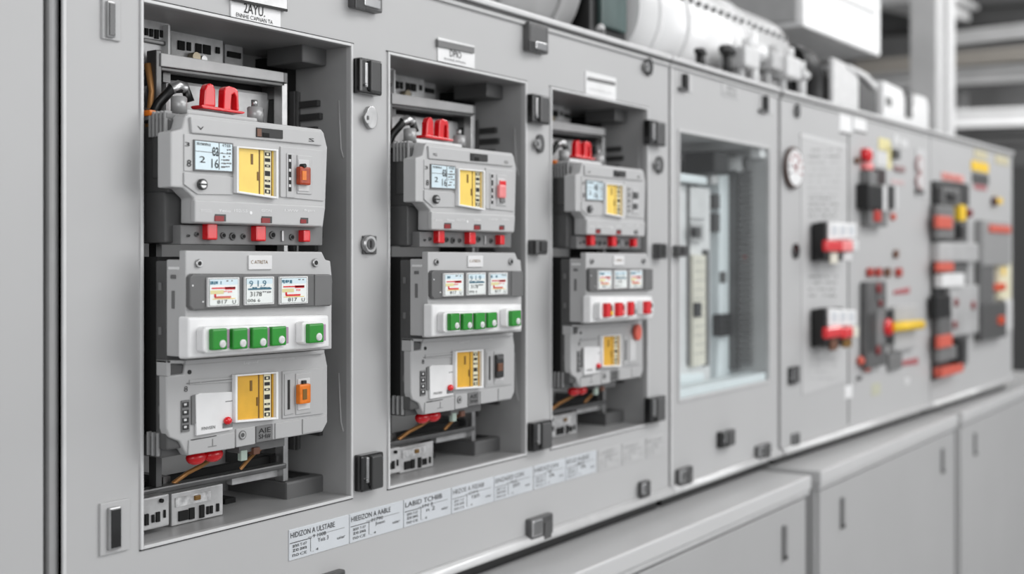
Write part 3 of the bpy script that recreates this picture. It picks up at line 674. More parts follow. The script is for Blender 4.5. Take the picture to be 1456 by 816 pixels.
def mounting_frame(k):
    t = thing('mounting_frame', ['steel mounting frame behind the units in the ', 'steel mounting frame behind the units in the ', 'steel mounting frame behind the units in the '][k]+WHERE[k], 'frame', (BX[0]+0.13, 0.05, 1.25), group='steel frames in the compartments')
    Y = 0.050; XR = BX[0]+0.253; XL = BX[0]+0.055
    s = MB(); s.Q([(229, 75), (404, 103), (404, 117), (229, 94)], Y-0.004, Y+0.012, mat('rail_grey', 168, 0.35, metal=0.15, noise=0.1), 0.001); s.Q([(404, 103), (409, 104), (409, 119), (404, 117)], Y-0.004, Y+0.014, DSTEEL, 0.0006)
    s.Q([(229, 94.5), (405, 118), (405, 123), (229, 100)], Y, Y+0.02, DSTEEL, 0.001); s.build('top_rail', t)
    s = MB(); s.Q([(200, 698), (408, 658), (408, 666), (200, 708)], Y-0.004, Y+0.012, DSTEEL, 0.002); s.Q([(200, 686), (400, 645), (400, 656), (200, 698)], Y+0.02, Y+0.03, VOID)
    s.Q([(330, 680), (402, 664), (402, 676), (330, 690)], Y+0.01, Y+0.02, GALV, 0.001); s.build('bottom_rail', t)
    s = MB(); s.R(401, 409, 112, 300, Y, Y+0.014, STEEL, 0.001); s.R(403, 410, 560, 684, Y, Y+0.014, STEEL, 0.001); s.R(404, 409, 300, 560, Y+0.002, Y+0.014, STEEL); s.build('side_post', t)
    s = MB(); s.R(222, 230, 71, 300, Y-0.002, Y+0.014, DSTEEL, 0.001); s.R(222, 230, 300, 712, Y+0.002, Y+0.014, DSTEEL); s.build('side_post', t)
    s = MB()
    for z in (1.70, 1.25):
        s.box(XR-0.008, XR, Y+0.01, 0.1495, z-0.008, z+0.008, DSTEEL); s.box(BX[0]+0.075, BX[0]+0.085, Y+0.01, 0.1495, z-0.008, z+0.008, DSTEEL)
    s.build_each('back_arm', t)
    # shelf with its terminals
    s = MB(); s.Q([(232, 100), (402, 124), (402, 190), (232, 190)], 0.085, 0.095, VOID, 0.001); s.Q([(236, 112), (384, 132), (380, 190), (236, 190)], 0.075, 0.086, GALV, 0.004); s.build('backing_sheet', t)  # black rear sheet stands in for the shadow below the top rail
    s = MB(); s.Q([(266, 155), (367, 168), (367, 175), (266, 163)], 0.004, 0.03, OFFW if k else DEV, 0.002); s.box(BX[0]+0.08, BX[0]+0.2, 0.012, 0.09, 1.6468, 1.653, DSTEEL); s.build('shelf', t)
    for (u, v0, v1, r, kk) in ((258, 137, 162, 0.0085, 0), (366, 152, 174, 0.009, 1)):
        x, z1 = U(u, v0, 0.008); z0 = U(u, v1, 0.008)[1]
        s = MB(); s.cyl((x, 0.012, z0), (x, 0.012, z1), r, mat('post_grey', 172, 0.3, metal=0.2), 20, bev=0.001)
        if kk: s.cyl((x-0.001, 0.012, z1), (x-0.001, 0.012, z1+0.008), r*0.4, STEEL, 14); s.cyl((x+0.009, 0.016, z0), (x+0.009, 0.016, z1-0.001), r*0.7, STEEL)
        s.build('terminal_post', t, 'pale round terminal post')
    s = MB()
    x, z = U(246, 128, 0.03)
    s.tube([(x-0.022, 0.040, z-0.034), (x-0.016, 0.034, z-0.016), (x-0.006, 0.025, z), (x+0.010, 0.022, z+0.002), (x+0.014, 0.02, z-0.012)], 0.0055, BLACK, 12)
    s.tube([(x-0.006, 0.026, z+0.0), (x+0.002, 0.0235, z+0.004), (x+0.010, 0.022, z+0.0025)], 0.0065, STEEL, 12)
    s.tube([(x-0.018, 0.056, z-0.026), (x+0.0, 0.056, z-0.026), (x+0.03, 0.058, z-0.03)], 0.007, STEEL, 10)
    s.build('cable_elbow', t)
    s = MB(); x, z = U(210, 130, 0.06); s.tube([(x, 0.06, z+0.03), (x+0.002, 0.055, z), (x+0.001, 0.06, z-0.04)], 0.004, COPPER, 8); s.build('copper_strap', t)
    t.location.x += BX[k]-BX[0]

def red_clip(k):
    t = thing('fuse_puller', 'red plastic two-pronged clip standing on the shelf in the '+WHERE[k], 'clip', (BX[0]+0.13, 0.012, 1.672), group='red clips')
    Y = 0.010
    s = MB(); s.Q([(286, 150), (289, 148.5), (347, 158.5), (349.5, 160), (346, 162), (289, 154)], Y-0.004, Y+0.014, RED, 0.0012, 2); s.build('foot', t)
    s = MB(); s.Q([(290.5, 151), (292, 127), (295, 120), (299, 118), (304, 120), (307, 128), (307.5, 152)], Y, Y+0.010, RED, 0.0025, 3); s.build('prong', t)
    s = MB(); s.Q([(318, 156), (319, 128), (321, 124), (326, 122), (335, 125), (339, 129), (340.5, 157), (336.5, 157), (336, 138), (333.5, 133), (330, 135), (328.5, 157)], Y, Y+0.010, RED, 0.0014, 2); s.build('prong', t)
    t.location.x += BX[k]-BX[0]

def wires(k):
    dx = BX[k]-BX[0]
    for j, (px, lab) in enumerate((([(301, 652), (297, 660), (288, 668), (277, 681)], 'slanting bare copper wire hanging below the control unit in the '), ([(366, 640), (365, 650), (363, 662)], 'short upright copper wire below the control unit in the '))):
        pts = [(*[U(u, v, 0.02)[0]], 0.02+0.012*i, U(u, v, 0.02+0.012*i)[1]) for i, (u, v) in enumerate(px)]
        t = thing('copper_wire', lab+WHERE[k], 'wire', (pts[-1][0], pts[-1][1], pts[-1][2]), group='copper wires under the control units')
        s = MB(); s.tube(pts, 0.0026 if j == 0 else 0.0022, COPPER, 8); s.build('strand', t)
        s = MB(); p = Vector(pts[0]); q = Vector(pts[1]); s.cyl(p-(q-p)*0.5, p+(q-p)*0.15, 0.0036, mat('ferrule', (150, 96, 60), 0.35, metal=0.5), 10); s.build('ferrule', t)
        t.location.x += dx
for k in range(3):
    meter(k); control(k); mounting_frame(k); red_clip(k); wires(k)

# ------------------------------------------------------------------ fourth section: window cabinet
X40, X41 = 1.9565, 2.470
win = thing('switchgear_cabinet', 'light grey switchgear cabinet with a glazed recess, between open compartments and gauge panel', 'cabinet', (2.21, 0.2, LT))
wx0, wx1, wz0, wz1 = U(965, 0)[0], U(1093, 0)[0], 1.236, 1.731
b = MB()
b.box(X40, wx0, 0.0, 0.006, ZB+0.012, ZT-0.012, PAINT, 0); b.box(wx1, X41, 0.0, 0.006, ZB+0.012, ZT-0.012, PAINT)
b.box(wx0, wx1, 0.0, 0.006, wz1, ZT-0.012, PAINT); b.box(wx0, wx1, 0.0, 0.006, ZB+0.012, wz0, PAINT)
b.box(X40, X40+0.006, -0.003, 0.004, ZB+0.012, ZT-0.012, EDGE, 0.001)
b.build('front_panel', win)
b = MB(); b.box(X40, X40+0.004, 0.006, 0.4, ZB, ZT-0.008, SIDE); b.box(X41-0.004, X41, 0.006, 0.4, ZB, ZT-0.008, SIDE); b.box(X40, X41, 0.396, 0.4, ZB, ZT-0.008, SIDE); b.box(X40, X41, 0.006, 0.4, ZB, ZB+0.004, SIDE); b.box(X40, X41, 0.006, 0.4, ZT-0.008, ZT-0.004, PAINT)
b.box(X41, X41+0.010, 0.012, 0.018, ZB, ZT, DSTEEL)
b.build('body', win)
b = MB(); b.box(X40+0.005, X41-0.005, 0.02, 0.39, LT, ZB, BLACK); b.build('plinth', win)
rails(win, X40, X41)
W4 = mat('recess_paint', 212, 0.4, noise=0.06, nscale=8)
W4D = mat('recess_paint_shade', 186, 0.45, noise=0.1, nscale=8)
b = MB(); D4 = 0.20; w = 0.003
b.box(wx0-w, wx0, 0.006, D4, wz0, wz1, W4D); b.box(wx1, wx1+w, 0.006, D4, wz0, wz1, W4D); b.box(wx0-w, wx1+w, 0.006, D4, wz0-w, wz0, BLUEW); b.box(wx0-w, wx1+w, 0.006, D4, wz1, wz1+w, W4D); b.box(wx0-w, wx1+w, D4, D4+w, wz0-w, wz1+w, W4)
comp = b.build('recess', win)
b = MB(); b.frame(wx0-0.005, wx1+0.005, wz0-0.005, wz1+0.005, -0.003, 0.006, 0.006, mat('window_trim', 198, 0.3)); b.build('window_frame', comp)
b = MB(); b.raw([(wx0, 0.003, wz0), (wx1, 0.003, wz0), (wx1, 0.003, wz1), (wx0, 0.003, wz1)], [[0, 1, 2, 3]], GLASS); b.build('glass_pane', comp)
b = MB(); b.box(wx0, wx1, 0.006, 0.05, wz0, wz0+0.016, BLUEW, 0.003); b.box(wx0, wx0+0.012, 0.006, 0.05, wz0, wz0+0.10, BLUEW, 0.003); b.box(wx1-0.03, wx1, 0.006, 0.03, wz1-0.02, wz1, WHITE, 0.003); b.build('inner_sill', comp)
b = MB()
for i in range(34):
    z = wz0+0.03+i*0.0125; b.box(wx1-0.012, wx1, 0.036, 0.066, z, z+0.007, mat('vent_rib', 118, 0.4), 0.001)
b.box(wx1-0.016, wx1, 0.068, 0.11, wz0+0.02, wz1-0.01, INNERD)
b.build('vent_ribs', comp)
b = MB(); b.box(wx1-0.03, wx1-0.001, 0.17, 0.199, wz0+0.02, wz1-0.02, INNERD); b.box(wx1-0.006, wx1-0.001, 0.05, 0.056, 1.49, 1.502, CORAL); b.build('back_channel', comp)
# the devices standing in it
t = thing('panel_module', 'pale grey upright module board at the left behind the cabinet glass', 'module', (U(990, 0, 0.06)[0], 0.1, wz0+0.02))
b = MB(); b.Q([(966, 262), (1010, 268), (1010, 540), (966, 550)], 0.07, 0.199, mat('module_grey', 224, 0.4), 0.003); b.build('back_board', t)
b = MB(); b.Q([(968, 246), (1006, 251), (1006, 262), (968, 258)], 0.05, 0.09, BLUEW, 0.003); b.build('top_ledge', t)
b = MB(); b.Q([(982, 266), (1005, 269), (1005, 312), (982, 310)], 0.062, 0.072, CHALK, 0.002); b.Q([(980, 264), (981.5, 264), (981.5, 520), (980, 520)], 0.064, 0.07, INKG); b.build('cover_plate', t)
b = MB(); b.Q([(984, 316), (1002, 317), (1002, 343), (984, 343)], 0.058, 0.072, W4D, 0.002); b.R(986, 998, 322, 338, 0.054, 0.06, INNERD, 0.002); b.DISC(989.5, 330, 6, 0.05, 0.058, BLACK, 14); b.build('switch', t, 'dark rotary switch')
b = MB(); b.Q([(986, 362), (1004, 363), (1004, 518), (986, 522)], 0.056, 0.072, BEIGE, 0.002)
for i in range(11): z = 372+i*13; b.R(988, 1002, z, z+0.8, 0.0555, 0.058, INKG)
b.R(1005, 1008.5, 355, 520, 0.06, 0.072, INNERD); b.build('terminal_strip', t, 'beige terminal strip'); b = MB(); b.R(990, 998, 430, 450, 0.050, 0.058, HINGE, 0.001); b.build('clip', t)
b = MB(); b.Q([(967, 532), (1002, 530), (1002, 546), (967, 551)], 0.06, 0.09, BLUEW, 0.004); b.build('foot_block', t)
t = thing('insulator_column', 'tall white insulating column with black connectors behind the cabinet glass', 'insulator', (U(1033, 0, 0.09)[0], 0.12, wz0))
b = MB(); px = [(1024, 248), (1044, 246), (1045, 400), (1044, 480), (1046, 525), (1050, 540), (1050, 548), (1019, 552), (1020, 540), (1023, 500)]
b.Q(px, 0.085, 0.14, BLUEW, 0.008, 3); b.build('column', t)
x, z = U(1028, 232, 0.09)
b = MB(); b.R(1016, 1037, 216, 248, 0.03, 0.10, BLACK, 0.008, 3); b.cyl((x+0.035, 0.055, z), (x+0.035, 0.10, z), 0.022, CHALK, 20, bev=0.003); b.cyl((x+0.035, 0.050, z), (x+0.035, 0.056, z), 0.014, INNERD); b.build('coupling', t, 'black coupling with pale ring')
b = MB(); b.R(1012, 1022, 232, 262, 0.085, 0.12, CHALK, 0.004); b.build('collar', t)
b = MB(); b.R(1017, 1024, 276, 297, 0.08, 0.1, HINGE2, 0.002); b.R(1017, 1024, 303, 330, 0.08, 0.1, HINGE2, 0.002); b.R(1016, 1024, 270, 560, 0.098, 0.199, mat('module_grey', 224, 0.4)); b.build('terminal_rail', t)
b = MB(); b.R(1025, 1041, 446, 478, 0.07, 0.09, HINGE, 0.003); b.R(1041, 1049, 452, 482, 0.08, 0.1, HINGE2, 0.003); b.build('connector', t, 'black connector'); b = MB(); b.R(1027, 1033, 386, 402, 0.08, 0.09, INNERD, 0.002); b.build('connector', t)
b = MB(); b.tube([(x+0.06, 0.11, z), (x+0.08, 0.12, z-0.03), (x+0.085, 0.13, z-0.10), (x+0.08, 0.14, z-0.22)], 0.006, INNERD, 8); b.tube([(x-0.05, 0.09, z-0.01), (x-0.09, 0.10, z-0.03), (x-0.11, 0.12, z+0.0)], 0.004, INNERD, 8); b.build('cable', t)
knob(win, 965, 977, 349, 365); hinge(win, 1027, 1046, 612, 635, stubby=True)
clip(win, 967, 986, 665, 690, 'bump'); clip(win, 1079, 1097, 632, 653, 'bump')
def angle_latch(par, u, v, fr=1):
    b = MB(fr); b.R(u-9, u+8, v-14, v+12, -0.002, 0.001, mat('latch_plate', 196, 0.4), 0.001); b.R(u-2, u+3, v-13, v+8, -0.010, 0.0, INK, 0.0015); b.R(u-8, u+3, v+7, v+11, -0.008, 0.0, HINGE2, 0.001); b.build('latch', par)
angle_latch(win, 977, 118); angle_latch(win, 1091, 149)
b = MB(); b.R(1027, 1051, 121, 139, -0.0012, 0.001, mat('faint_plate', 190, 0.5), 0.0004); b.T('EP2', 1034, 1048, 124, 130, -0.0016, INKG); b.T('LABIDA', 1029, 1049, 132, 136, -0.0016, INKG); b.build('nameplate', win)

# ------------------------------------------------------------------ far cabinets (turned frame)
def S2(u): return U(u, 0, 0, 2)[0]
s50, s51, s61 = 0.008, S2(1322), S2(1439)
def far_cabinet(s0, s1, label, seam=None):
    t = thing('switchgear_cabinet', label, 'cabinet', ((s0+s1)/2, 0.2, LT), 2)
    b = MB(2); b.box(s0+0.002, s1-0.002, 0.006, 0.4, ZB, ZT-0.004, SIDE); b.build('body', t)
    b = MB(2); b.box(s0, s1, 0.0, 0.006, ZB+0.012, ZT-0.012, PAINT, 0.0015)
    if seam: b.box(seam-0.003, seam+0.003, -0.0016, 0.002, ZB+0.02, ZT-0.02, INKG)
    b.build('front_panel', t)
    b = MB(2); b.box(s0+0.01, s1-0.01, 0.02, 0.39, LT, ZB, BLACK); b.build('plinth', t)
    rails(t, s0, s1, 2)
    return t
five = far_cabinet(s50, s51, 'light grey control cabinet with round gauge and document board', S2(1206))
six = far_cabinet(s51+0.006, s61, 'farthest light grey control cabinet with dark breaker recess and yellow sign')
oval_lock(five, 1129, 1135, 148, 168, HINGE, 2); oval_lock(five, 1126, 1134, 346, 368, HINGE, 2)
hinge(five, 1124, 1138, 521, 546, 2, True); clip(five, 1128, 1138, 616, 634, 'bump', 2)
b = MB(2); b.Q([(1139, 189), (1204, 206), (1203, 542), (1141, 563)], -0.004, 0.001, DOC, 0.001)
b.Q([(1139, 189), (1204, 206), (1204, 211), (1139, 195)], -0.006, 0.0, EDGE)
for r in range(8): marks(b, 1149, 1196, 212+r*9, 216+r*9, -0.0046, 1, INKG if r in (0, 1) else mat('faint_ink', 168, 0.5), 40+r, 0.75, 0.8)
for r in range(4): marks(b, 1150, 1192, 281+r*8, 286+r*8, -0.0046, 1, INKG, 60+r, 0.75, 0.6)
for r in range(4): marks(b, 1150, 1192, 392+r*9, 397+r*9, -0.0046, 1, INKG, 70+r, 0.7, 0.6)
for r in range(4): marks(b, 1150, 1192, 510+r*9, 514+r*9, -0.0046, 1, mat('faint_ink', 168, 0.5), 80+r, 0.7, 0.6)
b.build('document_board', five, 'pale printed board')
for (u0, u1, v0, v1) in ((1194, 1211, 160, 189), (1214, 1232, 166, 187)):
    b = MB(2); b.R(u0, u1, v0, v1, -0.004, 0.001, WHITE, 0.0008); b.R(u0+2, u1, v1-1, v1+1.5, -0.005, 0.001, INKG); b.build('nameplate', five)

t = thing('round_gauge', 'round white dial gauge with brown rim on the grey control cabinet', 'gauge', (*U(1131, 268, 0, 2)[:1], 0.0, U(1131, 268, 0, 2)[1]), 2)
b = MB(2); b.DISC(1131.5, 238.5, 30, -0.022, 0.0, GAUGE, 40, 0.003); b.build('rim', t)
b = MB(2); b.DISC(1131.8, 238.5, 26, -0.0235, -0.02, WHITE, 40); gf = b.build('dial', t)
x, z = U(1131.8, 240, -0.013, 2); R_ = 0.036
b = MB(2)
for i in range(9):
    a = math.radians(200-i*27.5); c_, s_ = math.cos(a), math.sin(a); n = (-s_*0.002, c_*0.002)
    b.prism([(x+c_*R_*0.72+n[0], z+s_*R_*0.72+n[1]), (x+c_*R_+n[0], z+s_*R_+n[1]), (x+c_*R_-n[0], z+s_*R_-n[1]), (x+c_*R_*0.72-n[0], z+s_*R_*0.72-n[1])], -0.0138, -0.0128, REDD if i > 1 else INK)
for a, L_ in ((60, 0.03), (-95, 0.012), (150, 0.022)):
    a = math.radians(a); c_, s_ = math.cos(a), math.sin(a); n = (-s_*0.003, c_*0.003)
    b.prism([(x-n[0], z-n[1]), (x+c_*L_, z+s_*L_), (x+n[0], z+n[1])], -0.0145, -0.0137, REDD)
b.build('needle', gf, 'red needle and scale')

def button_station(label, u, v, two):
    # u, v: top left corner of the front face
    x, z = U(u+20, v+58, 0, 2)
    t = thing('button_station', label, 'push button box', (x, 0.0, z), 2, 'push button boxes on the document board')
    Y = -0.040; Z = Y/FAR; I = 1/FAR
    b = MB(2); b.Q([(u+21, v-2), (u+60, v+1), (u+60, v+22), (u+21, v+24)], Z-0.008, Z+0.02, WHITE, 0.003)
    for i in range(3): b.Q([(u+25+i*12, v+4), (u+33+i*12, v+4.5), (u+33+i*12, v+17), (u+25+i*12, v+18)], Z-0.0092, Z-0.006, PLATE)
    b.build('label_plate', t, 'white label plate')
    b = MB(2); b.Q([(u+15, v-1), (u+21, v-3), (u+50, v+1), (u+50, v+50), (u+21, v+55), (u+15, v+52)], Z, -0.03, BLACK, 0.004); b.box(U(u+18, 0, Y, 2)[0]-0.004, U(u+50, 0, Y, 2)[0]+0.01, -0.02, -0.0035, U(u+18, v+54, Y, 2)[1], U(u+18, v, Y, 2)[1], BLACK, 0.003)
    b.build('housing', t)
    for i, (ua, ub, m) in enumerate(((u+19, u+41, RED), (u+42, u+56, RED if two else PINK), (u+56, u+64, BEIGE if two else CHALK))):
        b = MB(2); b.R(ua, ub, v+24, v+41, Z-0.024, Z+0.004, m, 0.011, 4); b.build('push_button', t, ['red push button', 'red push button' if two else 'pale red push button', 'pale push button'][i])
    b = MB(2); b.R(u+24, u+34, v+42, v+58, Z-0.008, Z+0.004, BEIGE if not two else BROWN, 0.003); b.R(u+42, u+54, v+42, v+54, Z-0.008, Z+0.004, CHALK if not two else YELD, 0.003); b.build_each('lower_button', t)
button_station('upper black push button box with white label on the document board', 1158, 317, False)
button_station('lower black push button box with two red buttons on the document board', 1158, 440, True)

def dev(name, label, cat, u, v, group=None):
    x, z = U(u, v, 0, 2); return thing(name, label, cat, (x, 0.0, z), 2, group)
t = dev('contactor', 'black contactor with red lamp on top, beside the upper push button box', 'contactor', 1250, 326)
b = MB(2); b.R(1235, 1256, 262, 298, -0.06, 0.0, BLACK, 0.004); b.build('housing', t)
b = MB(2); b.R(1237, 1248, 243, 264, -0.05, 0.0, BASE, 0.003); b.R(1248, 1260, 240, 262, -0.045, 0.0, mat('brown_black', (50, 38, 38), 0.4), 0.003); b.build('terminal_head', t)
b = MB(2); b.R(1237, 1262, 298, 322, -0.045, 0.0, BASE, 0.003); b.build('terminal_foot', t)
b = MB(2); b.R(1245, 1254, 299, 315, -0.055, -0.04, RED if False else mat('brick_red', (184, 50, 40), 0.35), 0.003); b.build('reset_button', t, 'brick red reset button')
b = MB(2); b.R(1256, 1262, 264, 300, -0.055, 0.0, CHALK, 0.002); b.R(1265, 1273, 264, 297, -0.03, 0.0, mat('dark_slate', 58, 0.4), 0.002); b.R(1273, 1277, 264, 297, -0.03, 0.0, CHALK, 0.002); b.build_each('side_module', t)
t = dev('indicator_lamp', 'red indicator lamp with pink lens above the black contactor', 'lamp', 1239, 242)
b = MB(2); b.R(1233, 1237, 212, 240, -0.03, 0.0, HINGE2, 0.003); b.build('bracket', t)
x, z = U(1238.5, 221, -0.022, 2); b = MB(2); b.cyl((x, -0.022, z), (x, 0.0, z), 0.017, RED, 18, bev=0.004); b.box(x-0.015, x+0.015, -0.020, 0.0, z-0.004, z+0.018, RED, 0.005, 3); b.build('lens', t)
b = MB(2); b.R(1234, 1243, 231, 242, -0.036, 0.0, PINK, 0.006, 3); b.build('lens_base', t, 'pink lens base')
for (u0, u1, v0, v1, m) in ((1250, 1266, 197, 214, PALEY), (1247, 1262, 216, 236, CHALK), (1262, 1268, 206, 240, PALEY), (1271, 1279, 192, 206, CHALK), (1281, 1291, 198, 210, CHALK), (1268, 1286, 256, 262, mat('pale_rose', (200, 176, 176), 0.5))):
    b = MB(2); b.R(u0, u1, v0, v1, -0.004, 0.001, m, 0.001); b.build('nameplate', five)
for (u, v, r, m) in ((1222, 228, 5, BROWN), (1277, 361, 6, BROWN), (1273, 591 if False else 308, 5, CORAL), (1225, 538, 3, HINGE2)):
    b = MB(2); b.DISC(u, v, r, -0.02, 0.001, m, 16, 0.002); b.build('stud', five)
b = MB(2); b.R(1275, 1281, 212, 226, -0.03, 0.001, HINGE2, 0.004); b.build('turn_knob', five)
b = MB(2); b.R(1274, 1288, 236, 244, -0.012, 0.001, mat('rose_grey', (150, 120, 120), 0.4), 0.003); b.build('nameplate', five)
t = dev('gauge_plate', 'pale upright plate with two small pink dials near the far cabinet seam', 'gauge', 1310, 276)
b = MB(2); b.R(1303, 1317, 212, 280, -0.006, 0.0, mat('gauge_plate_grey', 200, 0.4), 0.001); b.build('plate', t)
for v, m in ((234, PINK), (258, mat('pale_rose', (200, 176, 176), 0.5))):
    b = MB(2); b.DISC(1309, v, 13, -0.016, -0.005, mat('rose_rim', (176, 140, 140), 0.4), 20, 0.002); b.DISC(1309, v, 9, -0.018, -0.015, CHALK, 18); b.build('dial', t)
b = MB(2); b.R(1304, 1315, 269, 276, -0.014, -0.004, HINGE2, 0.003); b.build('knob', t)
for i, u in enumerate((1240, 1252, 1265, 1281)):
    t = dev('indicator_lamp', ['first from the left of the four small red lamps in a row', 'second from the left of the four small red lamps in a row', 'third from the left of the four small red lamps in a row', 'last on the right of the four small red lamps in a row'][i], 'lamp', u, 394, 'row of small red lamps')
    b = MB(2); b.R(u-3.2, u+3.2, 381, 393, -0.020, 0.0, mat('lamp_red', (176, 56, 44), 0.35) if i != 2 else BROWN, 0.009, 3); b.build('lens', t); b = MB(2); b.DISC(u, 387, 7.5, -0.006, 0.0, BASE, 18); b.build('bezel', t)
t = dev('motor_starter', 'tall dark grey starter with dark red buttons, below the four small lamps', 'starter', 1247, 526)
b = MB(2); b.R(1233, 1261, 400, 522, -0.035, 0.0, mat('starter_grey', 92, 0.45, noise=0.12), 0.005); b.build('housing', t)
b = MB(2); b.R(1247, 1259, 440, 490, -0.042, -0.03, BASE, 0.003); b.R(1236, 1245, 445, 500, -0.04, -0.03, mat('dark_slate', 58, 0.4), 0.003); b.R(1248, 1260, 416, 428, -0.042, -0.03, INNERD, 0.003); b.build_each('module', t)
for (u, v, r) in ((1252, 410, 8), (1254, 431, 5), (1251, 498, 7)):
    b = MB(2); b.DISC(u, v, r, -0.048, -0.03, mat('deep_red', (126, 34, 38), 0.35), 16, 0.003); b.build('push_button', t, 'dark red button')
for (u, v, lab) in ((1228, 513, 'upper left of two coral buttons below the dark grey starter'), (1237, 522, 'lower right of two coral buttons below the dark grey starter')):
    t = dev('push_button', lab, 'button', u, v+8); b = MB(2); b.DISC(u, v, 7, -0.028, 0.0, CORAL, 18, 0.005); b.build('cap', t); b = MB(2); b.DISC(u, v, 8, -0.006, 0.0, BASE, 18); b.build('collar', t)
t = dev('rotary_isolator', 'grey isolator box with yellow rod handle and red hub', 'isolator', 1288, 500)
b = MB(2); b.R(1273, 1305, 434, 497, -0.03, 0.0, mat('isolator_grey', 182, 0.4), 0.005); b.build('housing', t)
b = MB(2); b.R(1263, 1272, 440, 490, -0.04, 0.0, HINGE, 0.005); b.build('side_block', t)
x, z = U(1268, 465.5, -0.036, 2); b = MB(2); b.cyl((x, -0.036, z), (x, -0.014, z), 0.022, RED, 18, bev=0.005); b.build('hub', t, 'red hub')
x2, z2 = U(1310, 461, -0.032, 2); b = MB(2); b.cyl((x+0.01, -0.032, z), (x2, -0.032, z2), 0.013, SIGNY, 14, bev=0.003); b.build('rod_handle', t, 'yellow rod handle')
for (u0, u1, v0, v1) in ((1272, 1294, 410, 419), (1284, 1306, 510, 520)):
    b = MB(2); b.Q([(u0, v0+3), (u1, v0-2), (u1, v1-2), (u0, v1)], -0.006, 0.001, mat('rose_plate', (172, 100, 104), 0.45), 0.002); b.build('nameplate', five)
b = MB(2); b.R(1266, 1284, 500, 526, -0.02, 0.001, BASE, 0.006); b.build('conduit_box', five)
for (u0, u1, v0, v1, m) in ((1202, 1212, 548, 566, WHITE), (1240, 1252, 545, 562, mat('sage', (190, 190, 170), 0.5)), (1286, 1294, 537, 547, EDGE)):
    b = MB(2); b.R(u0, u1, v0, v1, -0.003, 0.001, m, 0.001); b.build('nameplate', five)

# sixth section devices
t = dev('breaker_stack', 'tall dark breaker stack with coral blocks in the farthest cabinet', 'breaker', 1352, 542)
DK = mat('stack_dark', 46, 0.45, noise=0.15)
b = MB(2); b.Q([(1329, 257), (1378, 262), (1378, 292), (1346, 292), (1344, 505), (1372, 500), (1372, 522), (1329, 541)], -0.02, 0.0, DK); b.R(1344, 1376, 290, 520, -0.012, 0.0, mat('stack_mid', 100, 0.4)); b.build('back_frame', t)
b = MB(2); b.R(1340, 1366, 267, 292, -0.05, -0.015, mat('stack_mid', 100, 0.4), 0.005); b.R(1348, 1360, 274, 286, -0.06, -0.045, BLACK, 0.003); b.R(1334, 1358, 292, 340, -0.05, -0.015, BASE, 0.005); b.R(1336, 1392, 345, 372, -0.05, 0.0, GREYD, 0.005)
b.R(1352, 1392, 406, 476, -0.045, 0.0, GREYD, 0.005); b.R(1336, 1354, 440, 478, -0.05, -0.015, mat('stack_mid', 100, 0.4), 0.004); b.R(1336, 1368, 492, 512, -0.05, -0.015, BASE, 0.004); b.build_each('breaker_block', t)
for (u0, u1, v0, v1) in ((1334, 1355, 307, 325), (1335, 1357, 373, 386), (1336, 1355, 476, 494)):
    b = MB(2); b.R(u0, u1, v0, v1, -0.065, -0.04, CORAL, 0.004); b.build('coral_block', t, 'coral red block')
b = MB(2); b.Q([(1339, 524), (1370, 516), (1371, 528), (1340, 537)], -0.06, -0.015, CORAL, 0.004); b.build('coral_bar', t, 'coral red bar')
b = MB(2); b.R(1366, 1374, 291, 314, -0.06, -0.015, SIGNY, 0.003); b.build('yellow_block', t, 'yellow block')
b = MB(2); b.R(1340, 1372, 389, 408, -0.062, -0.02, OFFW, 0.003); b.build('label_plate', t, 'white label plate')
b = MB(2); b.R(1363, 1373, 482, 515, -0.06, -0.015, BLACK, 0.006); b.R(1332, 1353, 420, 452, -0.055, -0.015, BLACK, 0.004); b.R(1364, 1372, 318, 340, -0.06, -0.015, BLACK, 0.004); b.build_each('black_lever', t)
b = MB(2)
for (u, v, r) in ((1362, 430, 6), (1386, 434, 6), (1360, 462, 6), (1382, 303, 6)): b.DISC(u, v, r, -0.058, 0.0 if u > 1378 else -0.04, mat('deep_red', (126, 34, 38), 0.35), 12, 0.002)
b.build_each('small_button', t)
t = dev('warning_sign', 'small bright yellow sign near the top of the farthest cabinet', 'sign', 1394, 246)
b = MB(2); b.R(1382, 1406, 230, 244, -0.006, 0.0, SIGNY, 0.001); b.build('plate', t)
b = MB(2); b.R(1340, 1371, 247, 258, -0.006, 0.001, mat('rose_sign', (226, 170, 164), 0.45), 0.001); b.T('DANGER' if False else 'EBABS', 1343, 1368, 249, 256, -0.0066, CORAL); b.build('nameplate', six, 'pink sign with red letters')
for (u0, u1, v0, v1, m) in ((1383, 1406, 247, 262, HINGE2), (1386, 1403, 263, 270, mat('rose_plate', (172, 100, 104), 0.45)), (1386, 1404, 214, 226, mat('sand', (200, 192, 160), 0.5)), (1416, 1434, 222, 234, mat('sand', (200, 192, 160), 0.5))):
    b = MB(2); b.R(u0, u1, v0, v1, -0.005, 0.001, m, 0.001); b.build('nameplate', six)
t = dev('selector_switch', 'small dark selector switch with yellow pointer below the yellow sign', 'switch', 1420, 293)
b = MB(2); b.DISC(1418, 286, 7, -0.03, 0.0, mat('plum', (84, 52, 60), 0.4), 16, 0.003); b.build('knob', t); b = MB(2); b.R(1419, 1426, 281, 290, -0.034, -0.0, SIGNY, 0.003); b.build('pointer', t, 'yellow pointer')
t = dev('drive_unit', 'grey drive unit with red bar at the far right end', 'drive unit', 1416, 482)
b = MB(2); b.R(1398, 1437, 314, 378, -0.05, 0.0, mat('drive_grey', 150, 0.4), 0.006); b.R(1395, 1414, 372, 432, -0.04, 0.0, mat('stack_mid', 100, 0.4), 0.006); b.R(1397, 1432, 430, 482, -0.05, 0.0, HINGE2, 0.006); b.build('housing', t)
b = MB(2); b.R(1409, 1438, 320, 331, -0.062, -0.04, CORAL, 0.004); b.build('red_bar', t, 'coral red bar')
